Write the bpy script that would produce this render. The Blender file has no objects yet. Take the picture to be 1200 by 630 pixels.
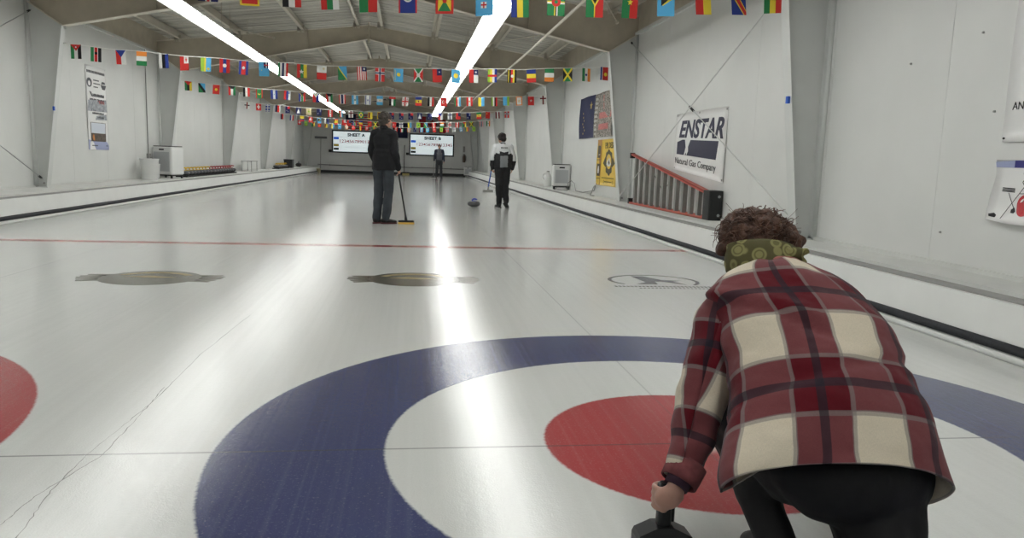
import bpy, bmesh, math, random
from mathutils import Vector, Matrix, Euler, noise
PI = math.pi
SC = bpy.context.scene
COL = SC.collection
rnd = random.Random(7)

# ---------------------------------------------------------------- camera
FPX = 889.2146
E0 = Vector((0.99077214, -0.13176277, 0.03176705))
E1 = Vector((-0.01252439, 0.14437237, 0.98944417))
E2 = Vector((0.13495819, 0.98071157, -0.14138988))
cam = bpy.data.cameras.new('camera')
cam.sensor_width = 36.0
cam.lens = FPX / 1200 * 36.0
cam.clip_start = 0.05
cam.clip_end = 200
co = bpy.data.objects.new('camera', cam)
COL.objects.link(co)
M = Matrix((E0, E1, -E2)).transposed().to_4x4()
M.translation = Vector((-1.13954503, -2.72247026, 1.07197231))
co.matrix_world = M
SC.camera = co

# ---------------------------------------------------------------- world, exposure
TUBE = 12.4          # emission of the fluorescent tubes
AMB = 0.035
SC.view_settings.view_transform = 'Standard'
SC.view_settings.look = 'None'
SC.view_settings.exposure = 0.0
SC.view_settings.gamma = 1.0
SC.view_settings.use_curve_mapping = False
W = bpy.data.worlds.new('world')
SC.world = W
W.use_nodes = True
W.node_tree.nodes['Background'].inputs[0].default_value = (0.9, 0.95, 1, 1)
W.node_tree.nodes['Background'].inputs[1].default_value = AMB

# ---------------------------------------------------------------- materials
def srgb(r, g, b):
    f = lambda c: (c / 12.92 if c <= .04045 else ((c + .055) / 1.055) ** 2.4)
    return (f(r / 255), f(g / 255), f(b / 255))
MATS = {}
def mat(name, rgb, rough=.6, metal=0.0, var=0.0, scale=6.0, bump=0.0, bscale=60.0, emit=0.0, spec=.5, sheen=0.0, stretch=(1, 1, 1), coat=0.0):
    if name in MATS: return MATS[name]
    m = bpy.data.materials.new(name); m.use_nodes = True
    nt = m.node_tree; N = nt.nodes; L = nt.links
    b = N['Principled BSDF']
    c = srgb(*rgb)
    b.inputs['Base Color'].default_value = (*c, 1)
    b.inputs['Roughness'].default_value = rough
    b.inputs['Metallic'].default_value = metal
    b.inputs['Specular IOR Level'].default_value = spec
    if sheen: b.inputs['Sheen Weight'].default_value = sheen
    if coat: b.inputs['Coat Weight'].default_value = coat
    if emit:
        b.inputs['Emission Color'].default_value = (*c, 1)
        b.inputs['Emission Strength'].default_value = emit
    if var or bump:
        tc = N.new('ShaderNodeTexCoord'); mp = N.new('ShaderNodeMapping'); mp.inputs['Scale'].default_value = stretch
        L.new(tc.outputs['Object'], mp.inputs[0])
    if var:
        n = N.new('ShaderNodeTexNoise'); n.inputs['Scale'].default_value = scale; n.inputs['Detail'].default_value = 5
        L.new(mp.outputs[0], n.inputs['Vector'])
        r = N.new('ShaderNodeMapRange'); r.inputs[1].default_value = .3; r.inputs[2].default_value = .7
        r.inputs[3].default_value = 1 - var; r.inputs[4].default_value = 1 + var
        L.new(n.outputs['Fac'], r.inputs[0])
        mx = N.new('ShaderNodeMix'); mx.data_type = 'RGBA'; mx.blend_type = 'MULTIPLY'; mx.inputs[0].default_value = 1
        mx.inputs[6].default_value = (*c, 1); L.new(r.outputs[0], mx.inputs[7]); L.new(mx.outputs[2], b.inputs['Base Color'])
    if bump:
        n2 = N.new('ShaderNodeTexNoise'); n2.inputs['Scale'].default_value = bscale; n2.inputs['Detail'].default_value = 3
        L.new(mp.outputs[0], n2.inputs['Vector'])
        bp = N.new('ShaderNodeBump'); bp.inputs['Strength'].default_value = bump; bp.inputs['Distance'].default_value = .01
        L.new(n2.outputs['Fac'], bp.inputs['Height']); L.new(bp.outputs[0], b.inputs['Normal'])
    MATS[name] = m
    return m

class NG:
    """small helper for node graphs"""
    def __init__(s, m): s.nt = m.node_tree; s.N = s.nt.nodes; s.L = s.nt.links
    def _set(s, sock, v):
        if isinstance(v, bpy.types.NodeSocket): s.L.new(v, sock)
        else: sock.default_value = v
    def math(s, op, a, b=None, c=None, clamp=False):
        n = s.N.new('ShaderNodeMath'); n.operation = op; n.use_clamp = clamp
        s._set(n.inputs[0], a)
        if b is not None: s._set(n.inputs[1], b)
        if c is not None: s._set(n.inputs[2], c)
        return n.outputs[0]
    def step(s, x, a, b):          # smooth 0..1 between a and b
        n = s.N.new('ShaderNodeMapRange'); n.interpolation_type = 'SMOOTHSTEP'
        s._set(n.inputs[0], x); n.inputs[1].default_value = a; n.inputs[2].default_value = b
        return n.outputs[0]
    def band(s, x, a, b, w):       # 1 inside a..b
        return s.math('MULTIPLY', s.step(x, a - w, a + w), s.math('SUBTRACT', 1.0, s.step(x, b - w, b + w)))
    def mix(s, f, a, b, mode='MIX'):
        n = s.N.new('ShaderNodeMix'); n.data_type = 'RGBA'; n.blend_type = mode
        s._set(n.inputs[0], f)
        s._set(n.inputs[6], a if isinstance(a, bpy.types.NodeSocket) else (*a, 1))
        s._set(n.inputs[7], b if isinstance(b, bpy.types.NodeSocket) else (*b, 1))
        return n.outputs[2]
    def noise(s, vec, scale, detail=3, rough=.5):
        n = s.N.new('ShaderNodeTexNoise'); n.inputs['Scale'].default_value = scale; n.inputs['Detail'].default_value = detail
        n.inputs['Roughness'].default_value = rough
        if vec is not None: s.L.new(vec, n.inputs['Vector'])
        return n.outputs['Fac']
    def mapping(s, vec, scale):
        n = s.N.new('ShaderNodeMapping'); n.inputs['Scale'].default_value = scale; s.L.new(vec, n.inputs[0]); return n.outputs[0]
    def bump(s, h, strength, dist, normal=None):
        n = s.N.new('ShaderNodeBump'); n.inputs['Strength'].default_value = strength; n.inputs['Distance'].default_value = dist
        s.L.new(h, n.inputs['Height'])
        if normal is not None: s.L.new(normal, n.inputs['Normal'])
        return n.outputs[0]

def ice_material():
    m = bpy.data.materials.new('ice'); m.use_nodes = True
    g = NG(m); b = g.N['Principled BSDF']
    pos = g.N.new('ShaderNodeNewGeometry').outputs['Position']
    sep = g.N.new('ShaderNodeSeparateXYZ'); g.L.new(pos, sep.inputs[0])
    X, Y = sep.outputs[0], sep.outputs[1]
    white = srgb(214, 216, 213)
    # scraper passes run the length of the sheet
    st = g.noise(g.mapping(pos, (26, .35, 1)), 1.0, 4)
    st2 = g.noise(g.mapping(pos, (3, .25, 1)), 1.0, 4)
    col = g.mix(g.step(st, .25, .75), tuple(c * .975 for c in white), tuple(c * 1.02 for c in white))
    col = g.mix(g.step(st2, .35, .7), col, g.mix(1.0, col, (1.02, 1.02, 1.02), 'MULTIPLY'))
    blue = srgb(20, 38, 98); red = srgb(168, 38, 46)
    wob = g.math('MULTIPLY', g.math('SUBTRACT', g.noise(pos, 60, 2), .5), .012)
    def ring(col, cx, cy, bands):
        dx = g.math('SUBTRACT', X, cx); dy = g.math('SUBTRACT', Y, cy)
        r = g.math('ADD', g.math('SQRT', g.math('ADD', g.math('MULTIPLY', dx, dx), g.math('MULTIPLY', dy, dy))), wob)
        for a, c, colr in bands:
            col = g.mix(g.math('MULTIPLY', g.band(r, a, c, .008), .94), col, colr)
        return col
    A = [(1.219, 1.829, blue), (-1, .61, red)]
    Bc = [(1.219, 1.829, red), (-1, .61, blue)]
    for cx, cy, bb in ((0, 0, A), (-4.42, 0, Bc), (0, 34.75, A), (-4.42, 34.75, Bc)):
        col = ring(col, cx, cy, bb)
        dx = g.math('SUBTRACT', X, cx); dy = g.math('SUBTRACT', Y, cy)
        r = g.math('SQRT', g.math('ADD', g.math('MULTIPLY', dx, dx), g.math('MULTIPLY', dy, dy)))
        col = g.mix(g.math('MULTIPLY', g.math('SUBTRACT', 1.0, g.step(r, .02, .13)), .85), col, white)
    thin = srgb(70, 72, 74)
    for cx in (0.0, -4.42):
        col = g.mix(g.math('MULTIPLY', g.band(X, cx - .004, cx + .004, .004), .28), col, thin)
    for cy in (0.0, 34.75):
        col = g.mix(g.math('MULTIPLY', g.band(Y, cy - .005, cy + .005, .005), .6), col, thin)
    for cy in (6.52, 28.35):
        col = g.mix(g.band(Y, cy - .085, cy + .085, .02), col, srgb(190, 4, 24))
    # frost speckle, its colour also standing in for pebble sparkle; narrow scraper lines
    fr = g.noise(pos, 95, 2, .6); ln = g.noise(g.mapping(pos, (34, .12, 1)), 1.0, 2)
    col = g.mix(g.step(fr, .56, .74), col, g.mix(.07, col, (.95, .96, .96)))
    col = g.mix(g.step(ln, .45, .7), col, g.mix(.02, col, (.95, .96, .96)))
    col = g.mix(g.step(fr, .44, .28), col, g.mix(.07, col, (.3, .31, .33)))
    g.L.new(col, b.inputs['Base Color'])
    # pebble
    pb = g.noise(pos, 150, 2, .6)
    pb2 = g.noise(g.mapping(pos, (30, 1.5, 1)), 1.0, 2)
    pb3 = g.noise(pos, 34, 2, .5)
    n1 = g.bump(pb, .40, .0016)
    n2 = g.bump(pb3, .18, .0022, n1)
    n3 = g.bump(pb2, .035, .004, n2)
    g.L.new(n3, b.inputs['Normal'])
    b.inputs['Roughness'].default_value = .075
    b.inputs['IOR'].default_value = 1.33
    b.inputs['Specular IOR Level'].default_value = 1.0
    return m

def plaid_material():
    m = bpy.data.materials.new('plaid_flannel'); m.use_nodes = True
    g = NG(m); b = g.N['Principled BSDF']
    uv = g.N.new('ShaderNodeUVMap').outputs[0]
    sep = g.N.new('ShaderNodeSeparateXYZ'); g.L.new(uv, sep.inputs[0])
    cream = srgb(205, 196, 177); maroon = srgb(90, 16, 27); navy = srgb(26, 32, 42); grey = srgb(122, 118, 116)
    def axis(t):
        fr = g.math('FRACT', t)      # red band centred on 0, cream band centred on .5
        d = g.math('ABSOLUTE', g.math('SUBTRACT', fr, .5))      # .5 at the red centre
        return g.step(d, .243, .249), g.band(d, .214, .256, .004), g.step(d, .454, .462)
    ru, gu, nu = axis(sep.outputs[0]); rv, gv, nv = axis(sep.outputs[1])
    heather = srgb(113, 62, 65)
    def weave(r1, r2):
        c1 = g.mix(r2, cream, heather); c2 = g.mix(r2, heather, maroon); return g.mix(r1, c1, c2)
    base = weave(ru, rv)
    half = g.mix(.5, base, grey)
    base = g.mix(gu, base, g.mix(.6, base, grey)); base = g.mix(gv, base, g.mix(.6, base, grey))
    base = g.mix(nu, base, g.mix(.72, base, navy)); base = g.mix(nv, base, g.mix(.72, base, navy))
    fib = g.noise(g.mapping(uv, (260, 40, 1)), 1.0, 3, .7)
    fib2 = g.noise(g.mapping(uv, (40, 260, 1)), 1.0, 3, .7)
    f = g.math('ADD', g.math('MULTIPLY', g.math('SUBTRACT', fib, fib2), 1.5), .5, clamp=True)
    col = g.mix(1.0, base, g.mix(f, (.84, .84, .84), (1.16, 1.14, 1.12)), 'MULTIPLY')
    g.L.new(col, b.inputs['Base Color'])
    tc = g.N.new('ShaderNodeTexCoord').outputs['Object']
    big = g.noise(g.mapping(tc, (1, 1, 1.4)), 9, 2, .45)
    n1 = g.bump(big, .55, .03)
    n2 = g.bump(f, .15, .002, n1)
    g.L.new(n2, b.inputs['Normal'])
    b.inputs['Roughness'].default_value = .95
    b.inputs['Specular IOR Level'].default_value = .12
    b.inputs['Sheen Weight'].default_value = .15
    return m

M_wall = mat('painted_wall_liner', (212, 213, 210), .46, var=.035, scale=1.2, bump=.35, bscale=2.2)
M_steel = mat('white_painted_steel', (206, 208, 205), .5, var=.03, scale=3)
M_beige = mat('taupe_primed_steel', (190, 181, 164), .55, var=.08, scale=4)
M_flange = mat('pale_primed_steel', (212, 206, 192), .5, var=.05, scale=4)
M_deck = mat('galvanised_roof_deck', (186, 183, 174), .5, .1, var=.30, scale=1.0, stretch=(.5, 5, 1))
M_ledge = mat('painted_ledge_top', (206, 207, 203), .55, var=.04, scale=3)
M_kerb = mat('white_kerb_board', (222, 223, 220), .45, var=.03, scale=3)
M_grey = mat('grey_concrete', (150, 150, 147), .8, var=.08, scale=5)
M_black = mat('black_plastic', (18, 19, 21), .45)
M_rubber = mat('black_rubber', (30, 32, 38), .7, var=.35, scale=14, stretch=(1, 4, 1))
M_chrome = mat('brushed_steel', (170, 172, 174), .3, .9)
M_white = mat('white_plastic', (222, 223, 221), .4)
M_string = mat('white_cord', (225, 225, 220), .8)
M_ink = mat('navy_ink', (30, 32, 62), .5)
M_text = mat('black_ink', (30, 30, 34), .6)
M_skin = mat('skin', (196, 150, 128), .55, var=.05, scale=20)
M_tube = mat('fluorescent_tube_light', (252, 253, 251), .5, emit=TUBE)
M_refl = mat('white_reflector', (240, 240, 238), .35)
M_ice = ice_material()
M_plaid = plaid_material()

# ---------------------------------------------------------------- mesh builder
class MB:
    def __init__(s): s.v = []; s.f = []; s.mi = []; s.sm = []; s.m = 0; s.uv = None
    def add(s, vs, fs, smooth=False):
        o = len(s.v); s.v += [tuple(v) for v in vs]
        for f in fs: s.f.append([o + i for i in f]); s.mi.append(s.m); s.sm.append(smooth)
        return s
    def mat(s, i): s.m = i; return s
    def box(s, x0, y0, z0, x1, y1, z1, mtx=None):
        vs = [Vector(p) for p in ((x0, y0, z0), (x1, y0, z0), (x1, y1, z0), (x0, y1, z0), (x0, y0, z1), (x1, y0, z1), (x1, y1, z1), (x0, y1, z1))]
        if mtx: vs = [mtx @ v for v in vs]
        return s.add(vs, [(0, 3, 2, 1), (4, 5, 6, 7), (0, 1, 5, 4), (1, 2, 6, 5), (2, 3, 7, 6), (3, 0, 4, 7)])
    def rbox(s, x0, y0, z0, x1, y1, z1, r=.01, seg=3, mtx=None):
        """box with rounded vertical edges and slightly chamfered top"""
        pts = []
        for cx, cy, a0 in ((x1 - r, y1 - r, 0), (x0 + r, y1 - r, PI / 2), (x0 + r, y0 + r, PI), (x1 - r, y0 + r, 1.5 * PI)):
            for k in range(seg + 1):
                a = a0 + PI / 2 * k / seg; pts.append((cx + r * math.cos(a), cy + r * math.sin(a)))
        c = min(r * .5, (z1 - z0) * .2); cx = (x0 + x1) / 2; cy = (y0 + y1) / 2
        sx = 1 - 2 * c / (x1 - x0); sy = 1 - 2 * c / (y1 - y0)
        n = len(pts); vs = []
        for z, k in ((z0, 1), (z0 + c, 0), (z1 - c, 0), (z1, 1)):
            for x, y in pts:
                vs.append(Vector((cx + (x - cx) * sx, cy + (y - cy) * sy, z)) if k else Vector((x, y, z)))
        if mtx: vs = [mtx @ v for v in vs]
        fs = [tuple(reversed(range(n))), tuple(range(3 * n, 4 * n))]
        for j in range(3):
            for i in range(n): fs.append((j * n + i, j * n + (i + 1) % n, (j + 1) * n + (i + 1) % n, (j + 1) * n + i))
        return s.add(vs, fs)
    def tube(s, pts, r, n=10, cap=True, smooth=True):
        pts = [Vector(p) for p in pts]; rs = r if isinstance(r, (list, tuple)) else [r] * len(pts)
        vs = []; fs = []; prev = None
        for i, p in enumerate(pts):
            t = (pts[min(i + 1, len(pts) - 1)] - pts[max(i - 1, 0)]).normalized()
            if prev is None:
                a = Vector((0, 0, 1)) if abs(t.z) < .9 else Vector((1, 0, 0)); u = t.cross(a).normalized()
            else: u = (prev - t * prev.dot(t)).normalized()
            prev = u; w = t.cross(u)
            for k in range(n):
                an = 2 * PI * k / n; vs.append(p + (u * math.cos(an) + w * math.sin(an)) * rs[i])
        for i in range(len(pts) - 1):
            for k in range(n): fs.append((i * n + k, i * n + (k + 1) % n, (i + 1) * n + (k + 1) % n, (i + 1) * n + k))
        s.add(vs, fs, smooth)
        if cap:
            e = (len(pts) - 1) * n
            o = len(s.v) - len(vs)
            s.f.append([o + i for i in reversed(range(n))]); s.mi.append(s.m); s.sm.append(False)
            s.f.append([o + e + i for i in range(n)]); s.mi.append(s.m); s.sm.append(False)
        return s
    def lathe(s, prof, n=32, c=(0, 0, 0), smooth=True, sx=1, sy=1):
        vs = []; fs = []
        for r, z in prof:
            for k in range(n):
                a = 2 * PI * k / n; vs.append((c[0] + r * math.cos(a) * sx, c[1] + r * math.sin(a) * sy, c[2] + z))
        for i in range(len(prof) - 1):
            for k in range(n): fs.append((i * n + k, i * n + (k + 1) % n, (i + 1) * n + (k + 1) % n, (i + 1) * n + k))
        fs.append(tuple(reversed(range(n)))); fs.append(tuple(range((len(prof) - 1) * n, len(prof) * n)))
        return s.add(vs, fs, smooth)
    def ell(s, c, r, mtx=None, n=16, m=10):
        vs = []; fs = []
        for i in range(m + 1):
            ph = PI * i / m
            for k in range(n):
                a = 2 * PI * k / n
                v = Vector((r[0] * math.sin(ph) * math.cos(a), r[1] * math.sin(ph) * math.sin(a), r[2] * math.cos(ph)))
                if mtx: v = mtx @ v
                vs.append(v + Vector(c))
        for i in range(m):
            for k in range(n): fs.append((i * n + k, (i + 1) * n + k, (i + 1) * n + (k + 1) % n, i * n + (k + 1) % n))
        return s.add(vs, fs, True)
    def cap(s, p, q, r1, r2=None, n=12):
        """tapered capsule"""
        r2 = r1 if r2 is None else r2; p = Vector(p); q = Vector(q); t = (q - p)
        if t.length < 1e-6: return s.ell(p, (r1,) * 3, n=n)
        t.normalize(); pts = []; rs = []
        for k in range(5):
            a = PI / 2 * (k / 4); pts.append(p - t * r1 * math.cos(a)); rs.append(max(r1 * math.sin(a), r1 * .05))
        for k in range(1, 5):
            a = PI / 2 * (k / 4); pts.append(q + t * r2 * math.sin(a)); rs.append(max(r2 * math.cos(a), r2 * .05))
        pts.insert(5, q); rs.insert(5, r2)
        return s.tube(pts, rs, n)
    def prism(s, poly, t0, t1, fn):
        """polygon in 2D, thickness t0..t1, fn(u,v,t)->xyz"""
        n = len(poly); vs = [fn(u, v, t0) for u, v in poly] + [fn(u, v, t1) for u, v in poly]
        fs = [tuple(reversed(range(n))), tuple(range(n, 2 * n))] + [(i, (i + 1) % n, n + (i + 1) % n, n + i) for i in range(n)]
        return s.add(vs, fs)
    def mesh(s, name, mats):
        me = bpy.data.meshes.new(name); me.from_pydata(s.v, [], s.f)
        for m in (mats if isinstance(mats, (list, tuple)) else [mats]): me.materials.append(m)
        me.polygons.foreach_set('material_index', s.mi); me.polygons.foreach_set('use_smooth', s.sm)
        me.update(); return me
    def build(s, name, mats, parent=None, fix=True):
        me = s.mesh(name, mats)
        if fix:
            bm = bmesh.new(); bm.from_mesh(me); bmesh.ops.recalc_face_normals(bm, faces=bm.faces); bm.to_mesh(me); bm.free()
        return link(name, me, parent)

def link(name, me, parent=None, loc=(0, 0, 0)):
    o = bpy.data.objects.new(name, me); COL.objects.link(o); o.location = loc
    if parent is not None: o.parent = parent
    return o
def empty(name, loc=(0, 0, 0), rz=0.0, label=None, cat=None, group=None):
    o = bpy.data.objects.new(name, None); COL.objects.link(o); o.location = loc; o.rotation_euler = (0, 0, rz); o.empty_display_size = .1
    return tag(o, label, cat, group)
def tag(o, label=None, cat=None, group=None):
    if label: o['label'] = label
    if cat: o['category'] = cat
    if group: o['group'] = group
    return o
def struct(o): o['kind'] = 'structure'; return o
def copy_tree(o, parent=None):
    c = o.copy(); COL.objects.link(c)
    if parent is not None: c.parent = parent
    for ch in list(o.children): copy_tree(ch, c)
    return c
def text_mesh(s, size=.1, shear=0, bold=0, spacing=1.0, depth=.002, align='LEFT', sx=1.0):
    """builds the outlines of a word as a mesh lying in x (along) and y (up)"""
    cu = bpy.data.curves.new('lettering', 'FONT'); cu.body = s; cu.size = size; cu.shear = shear; cu.offset = bold
    cu.space_character = spacing; cu.extrude = depth; cu.align_x = align; cu.resolution_u = 3
    ob = bpy.data.objects.new('lettering', cu); COL.objects.link(ob)
    dg = bpy.context.evaluated_depsgraph_get()
    me = bpy.data.meshes.new_from_object(ob.evaluated_get(dg)); bpy.data.objects.remove(ob)
    if sx != 1.0:
        for v in me.vertices: v.co.x *= sx
    return me
def fit_text(mb, s, fn, u0, v0, u1, v1, t=.002, shear=0, bold=0):
    """put a word into the rectangle u0..u1 x v0..v1 of surface fn(u,v,t)"""
    me = text_mesh(s, 1.0, shear, bold, depth=.5)
    xs = [v.co.x for v in me.vertices]; ys = [v.co.y for v in me.vertices]
    ax, bx, ay, by = min(xs), max(xs), min(ys), max(ys)
    vs = [fn(u0 + (v.co.x - ax) / (bx - ax) * (u1 - u0), v0 + (v.co.y - ay) / (by - ay) * (v1 - v0), (v.co.z + .5) * t) for v in me.vertices]
    mb.add(vs, [tuple(p.vertices) for p in me.polygons])
    bpy.data.meshes.remove(me)
def remesh(mb, name, mats, parent, voxel=.008, smooth=6, disp=0.0, dscale=12, matfn=None):
    """weld all pieces of mb into one continuous skin"""
    me = mb.mesh(name + '_src', mats)
    ob = bpy.data.objects.new(name + '_src', me); COL.objects.link(ob)
    r = ob.modifiers.new('r', 'REMESH'); r.mode = 'VOXEL'; r.voxel_size = voxel; r.use_smooth_shade = True
    sm = ob.modifiers.new('s', 'SMOOTH'); sm.iterations = smooth; sm.factor = .5
    dg = bpy.context.evaluated_depsgraph_get()
    out = bpy.data.meshes.new_from_object(ob.evaluated_get(dg)); bpy.data.objects.remove(ob)
    out.name = name
    if disp:
        nv = [v.normal.copy() for v in out.vertices]
        for v, n in zip(out.vertices, nv):
            p = v.co * dscale
            v.co += n * disp * (noise.noise(p) + .5 * noise.noise(p * 2.1))
    out.materials.clear()
    for m in (mats if isinstance(mats, (list, tuple)) else [mats]): out.materials.append(m)
    for p in out.polygons:
        p.use_smooth = True
        p.material_index = matfn(p.center) if matfn else 0
    return link(name, out, parent)

# ================================================================ THE SETTING
XL, XR = -7.52, 3.02           # wall faces
IL, IR = -6.54, 2.32           # ice edges
Y0, Y1 = -8.9, 45.2
FR = [4.695 + 6.728 * i for i in range(-2, 7)]    # frame lines (web planes)
ZL = .36                        # ledge height
RIDGE = -2.25
def roof_z(x, base=4.46): return base - .127 * abs(x - RIDGE)

b = MB(); b.add([(IL - .1, Y0, 0), (IR + .1, Y0, 0), (IR + .1, Y1, 0), (IL - .1, Y1, 0)], [(0, 1, 2, 3)])
floor = struct(b.build('floor', M_ice, fix=False))

# walls (liner panels with seams)
def wall_panels(name, x, side):
    b = MB(); ys = [Y0]
    y = Y0
    for i in range(60):
        y += 1.68
        if y > Y1 - .5: break
        ys.append(y)
    ys.append(Y1)
    for a, c in zip(ys[:-1], ys[1:]):
        b.box(min(x, x + side * .05), a + .002, 0, max(x, x + side * .05), c - .002, 3.47)
    b.box(min(x + side * .004, x + side * .06), Y0, 0, max(x + side * .004, x + side * .06), Y1, 3.46)
    o = struct(b.build(name, M_wall))
    return o
wall_left = wall_panels('wall_left', XL, -1)
wall_right = wall_panels('wall_right', XR, 1)
for nm, y, s in (('wall_back', Y1, 1), ('wall_front', Y0, -1)):
    b = MB(); n = 9
    for i in range(n):
        xa = XL - .1 + (XR - XL + .2) * i / n; xb = XL - .1 + (XR - XL + .2) * (i + 1) / n
        zt = 4.7
        b.box(xa + .002, min(y, y + s * .06), 0, xb - .002, max(y, y + s * .06), min(roof_z(xa, 4.55), roof_z(xb, 4.55)))
    b.box(XL - .1, min(y + s * .01, y + s * .08), 0, XR + .1, max(y + s * .01, y + s * .08), 3.8)
    struct(b.build(nm, M_wall))
# strip between wall liner and roof
for k, (x, s) in enumerate(((XL, -1), (XR, 1))):
    b = MB(); b.box(min(x + s * .01, x + s * .12), Y0, 3.46, max(x + s * .01, x + s * .12), Y1, 4.0)
    o = struct(b.build('wall_%s_eave' % ('left', 'right')[k], M_beige))
    b = MB(); b.box(x - .05 if s > 0 else x - .01, Y0, 3.44, x + .01 if s > 0 else x + .05, Y1, 3.49)
    struct(b.build('trim_%d' % (k + 1), M_steel))

# roof deck with ribs running from ridge to eave
def deck():
    b = MB()
    y = Y0 - .1; cols = []
    while y < Y1 + .1:
        cols += [(y, 0), (y + .24, 0), (y + .262, .028), (y + .295, .028)]; y += .317
    for xa, xb in ((XL - .15, RIDGE), (RIDGE, XR + .15)):
        vs = []
        for (yy, dz) in cols: vs += [(xa, yy, roof_z(xa, 4.66) + dz), (xb, yy, roof_z(xb, 4.66) + dz)]
        b.add(vs, [(2 * i, 2 * i + 1, 2 * i + 3, 2 * i + 2) for i in range(len(cols) - 1)])
    b.add([(XL - .2, Y0 - .2, 4.3), (RIDGE, Y0 - .2, 4.85), (RIDGE, Y1 + .2, 4.85), (XL - .2, Y1 + .2, 4.15)], [(0, 1, 2, 3)])
    b.add([(XR + .2, Y0 - .2, 4.15), (RIDGE, Y0 - .2, 4.85), (RIDGE, Y1 + .2, 4.85), (XR + .2, Y1 + .2, 4.15)], [(0, 1, 2, 3)])
    o = b.build('ceiling', M_deck, fix=False); return struct(o)
deck()

# ledges: white kerb board, grey front strip, painted top
def ledge(side, n):
    xi = IR if side > 0 else IL; xw = XR if side > 0 else XL
    s = side
    def bx(b, a, z0, c, z1): b.box(min(a, c), Y0, z0, max(a, c), Y1 - .0, z1)
    b = MB()
    # leaning kerb board
    pr = [(xi + s * .05, .0), (xi + s * .05, .08), (xi + s * .085, .322), (xi + s * .14, .322), (xi + s * .14, 0)]
    vs = [(x, y, z) for y in (Y0, Y1) for x, z in pr]
    b.add(vs, [(0, 1, 2, 3, 4), (9, 8, 7, 6, 5)] + [(i, 5 + i, 5 + (i + 1) % 5, (i + 1) % 5) for i in range(5)])
    struct(b.build('trim_%d' % n, M_kerb))
    b = MB(); bx(b, xi + s * .13, 0, xi + s * .30, .333)
    struct(b.build('trim_%d' % (n + 1), M_grey))
    b = MB(); bx(b, xi + s * .27, 0, xw, ZL)
    bx(b, xw - s * .03, ZL, xw, ZL + .035)
    struct(b.build('trim_%d' % (n + 2), M_ledge))
    # white rail at the ice edge, dark rubber strip above it
    b = MB()
    b.tube([(xi + s * .022, Y0, .018), (xi + s * .022, Y1 - 1.2, .018)], .021, 10)
    struct(b.build('baseboard_%s' % ('right' if s > 0 else 'left'), M_kerb))
    b = MB()
    pts = []; y = Y0
    while y < Y1 - 1.2: pts.append((xi + s * (.048 + .006 * noise.noise(Vector((y * .8, s, 0)))), y, .070 + .006 * noise.noise(Vector((y * .5, 0, s))))); y += .5
    b.tube(pts, .030, 8)
    struct(b.build('trim_%d' % (n + 3), M_rubber))
ledge(1, 10); ledge(-1, 20)

# cracks and painted logos in the ice (children of the floor)
M_crack = mat('ice_crack_line', (150, 150, 148), .2)
def ribbon(pts, w, z=.0008):
    b = MB(); vs = []
    for i, (x, y) in enumerate(pts):
        a = Vector(pts[max(i - 1, 0)]); c = Vector(pts[min(i + 1, len(pts) - 1)]); t = (c - a).normalized(); n = Vector((-t.y, t.x))
        ww = w * (.4 + rnd.random())
        vs += [(x + n.x * ww, y + n.y * ww, z), (x - n.x * ww, y - n.y * ww, z)]
    b.add(vs, [(2 * i, 2 * i + 1, 2 * i + 3, 2 * i + 2) for i in range(len(pts) - 1)]); return b
def wiggle(p, n=14, amp=.003):
    out = []
    for (a, c) in zip(p[:-1], p[1:]):
        for k in range(n):
            t = k / n; out.append((a[0] + (c[0] - a[0]) * t + rnd.uniform(-amp, amp), a[1] + (c[1] - a[1]) * t))
    return out + [p[-1]]
for pts in ([(-2.19, -.72), (-2.2, -.6), (-2.243, -.296), (-2.253, .02), (-2.218, .595), (-2.23, 1.387), (-2.18, 2.4)],
            [(-2.29, -.62), (-2.282, -.519), (-2.274, -.337), (-2.2, -.006), (-2.215, .42), (-2.235, .8)]):
    ribbon(wiggle(pts), .0016).build('ice_crack', M_crack, floor, fix=False)
M_logo = mat('faded_grey_ice_paint', (98, 96, 84), .22, var=.35, scale=9)
M_logo2 = mat('faded_gold_ice_paint', (164, 150, 116), .22, var=.1, scale=9)
M_logo3 = mat('slate_ice_paint', (104, 110, 120), .22, var=.1, scale=9)
M_logo4 = mat('white_ice_paint', (200, 201, 196), .22)
def flat(poly, z): return [(x, y, z) for x, y in poly]
def ellipse(cx, cy, rx, ry, n=40, a0=0, a1=2 * PI): return [(cx + rx * math.cos(a0 + (a1 - a0) * k / n), cy + ry * math.sin(a0 + (a1 - a0) * k / n)) for k in range(n + (a1 - a0 < 6.2))]
for cx, cy in ((-3.29, 3.93), (-1.09, 4.0)):
    b = MB(); b.add(flat(ellipse(cx, cy, .40, .385), .0006), [tuple(range(40))])
    for s in (-1, 1):      # feathered wings either side
        for k in range(5):
            y0 = cy + .13 - k * .062; L = .225 - .03 * abs(k - 1.5)
            b.add(flat([(cx + s * .34, y0 + .05), (cx + s * (.38 + L), y0 + .035 - .02 * k), (cx + s * (.36 + L), y0 - .015 - .02 * k), (cx + s * .34, y0 - .06)], .0005), [(0, 1, 2, 3)])
    b.mat(1)
    ro = ellipse(cx, cy, .34, .32, 30, .15 * PI, .85 * PI); ri = ellipse(cx, cy + .02, .27, .22, 30, .15 * PI, .85 * PI)
    vs = flat(ro + ri, .0010); n = len(ro)
    b.add(vs, [(i, i + 1, n + i + 1, n + i) for i in range(n - 1)])
    b.add(flat([(cx - .24, cy + .04), (cx - .05, cy + .12), (cx + .22, cy + .02), (cx + .05, cy - .01)], .0011), [(0, 1, 2, 3)])
    b.build('ice_logo', [M_logo, M_logo2], floor, fix=False)
cx, cy = 1.13, 4.05
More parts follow.
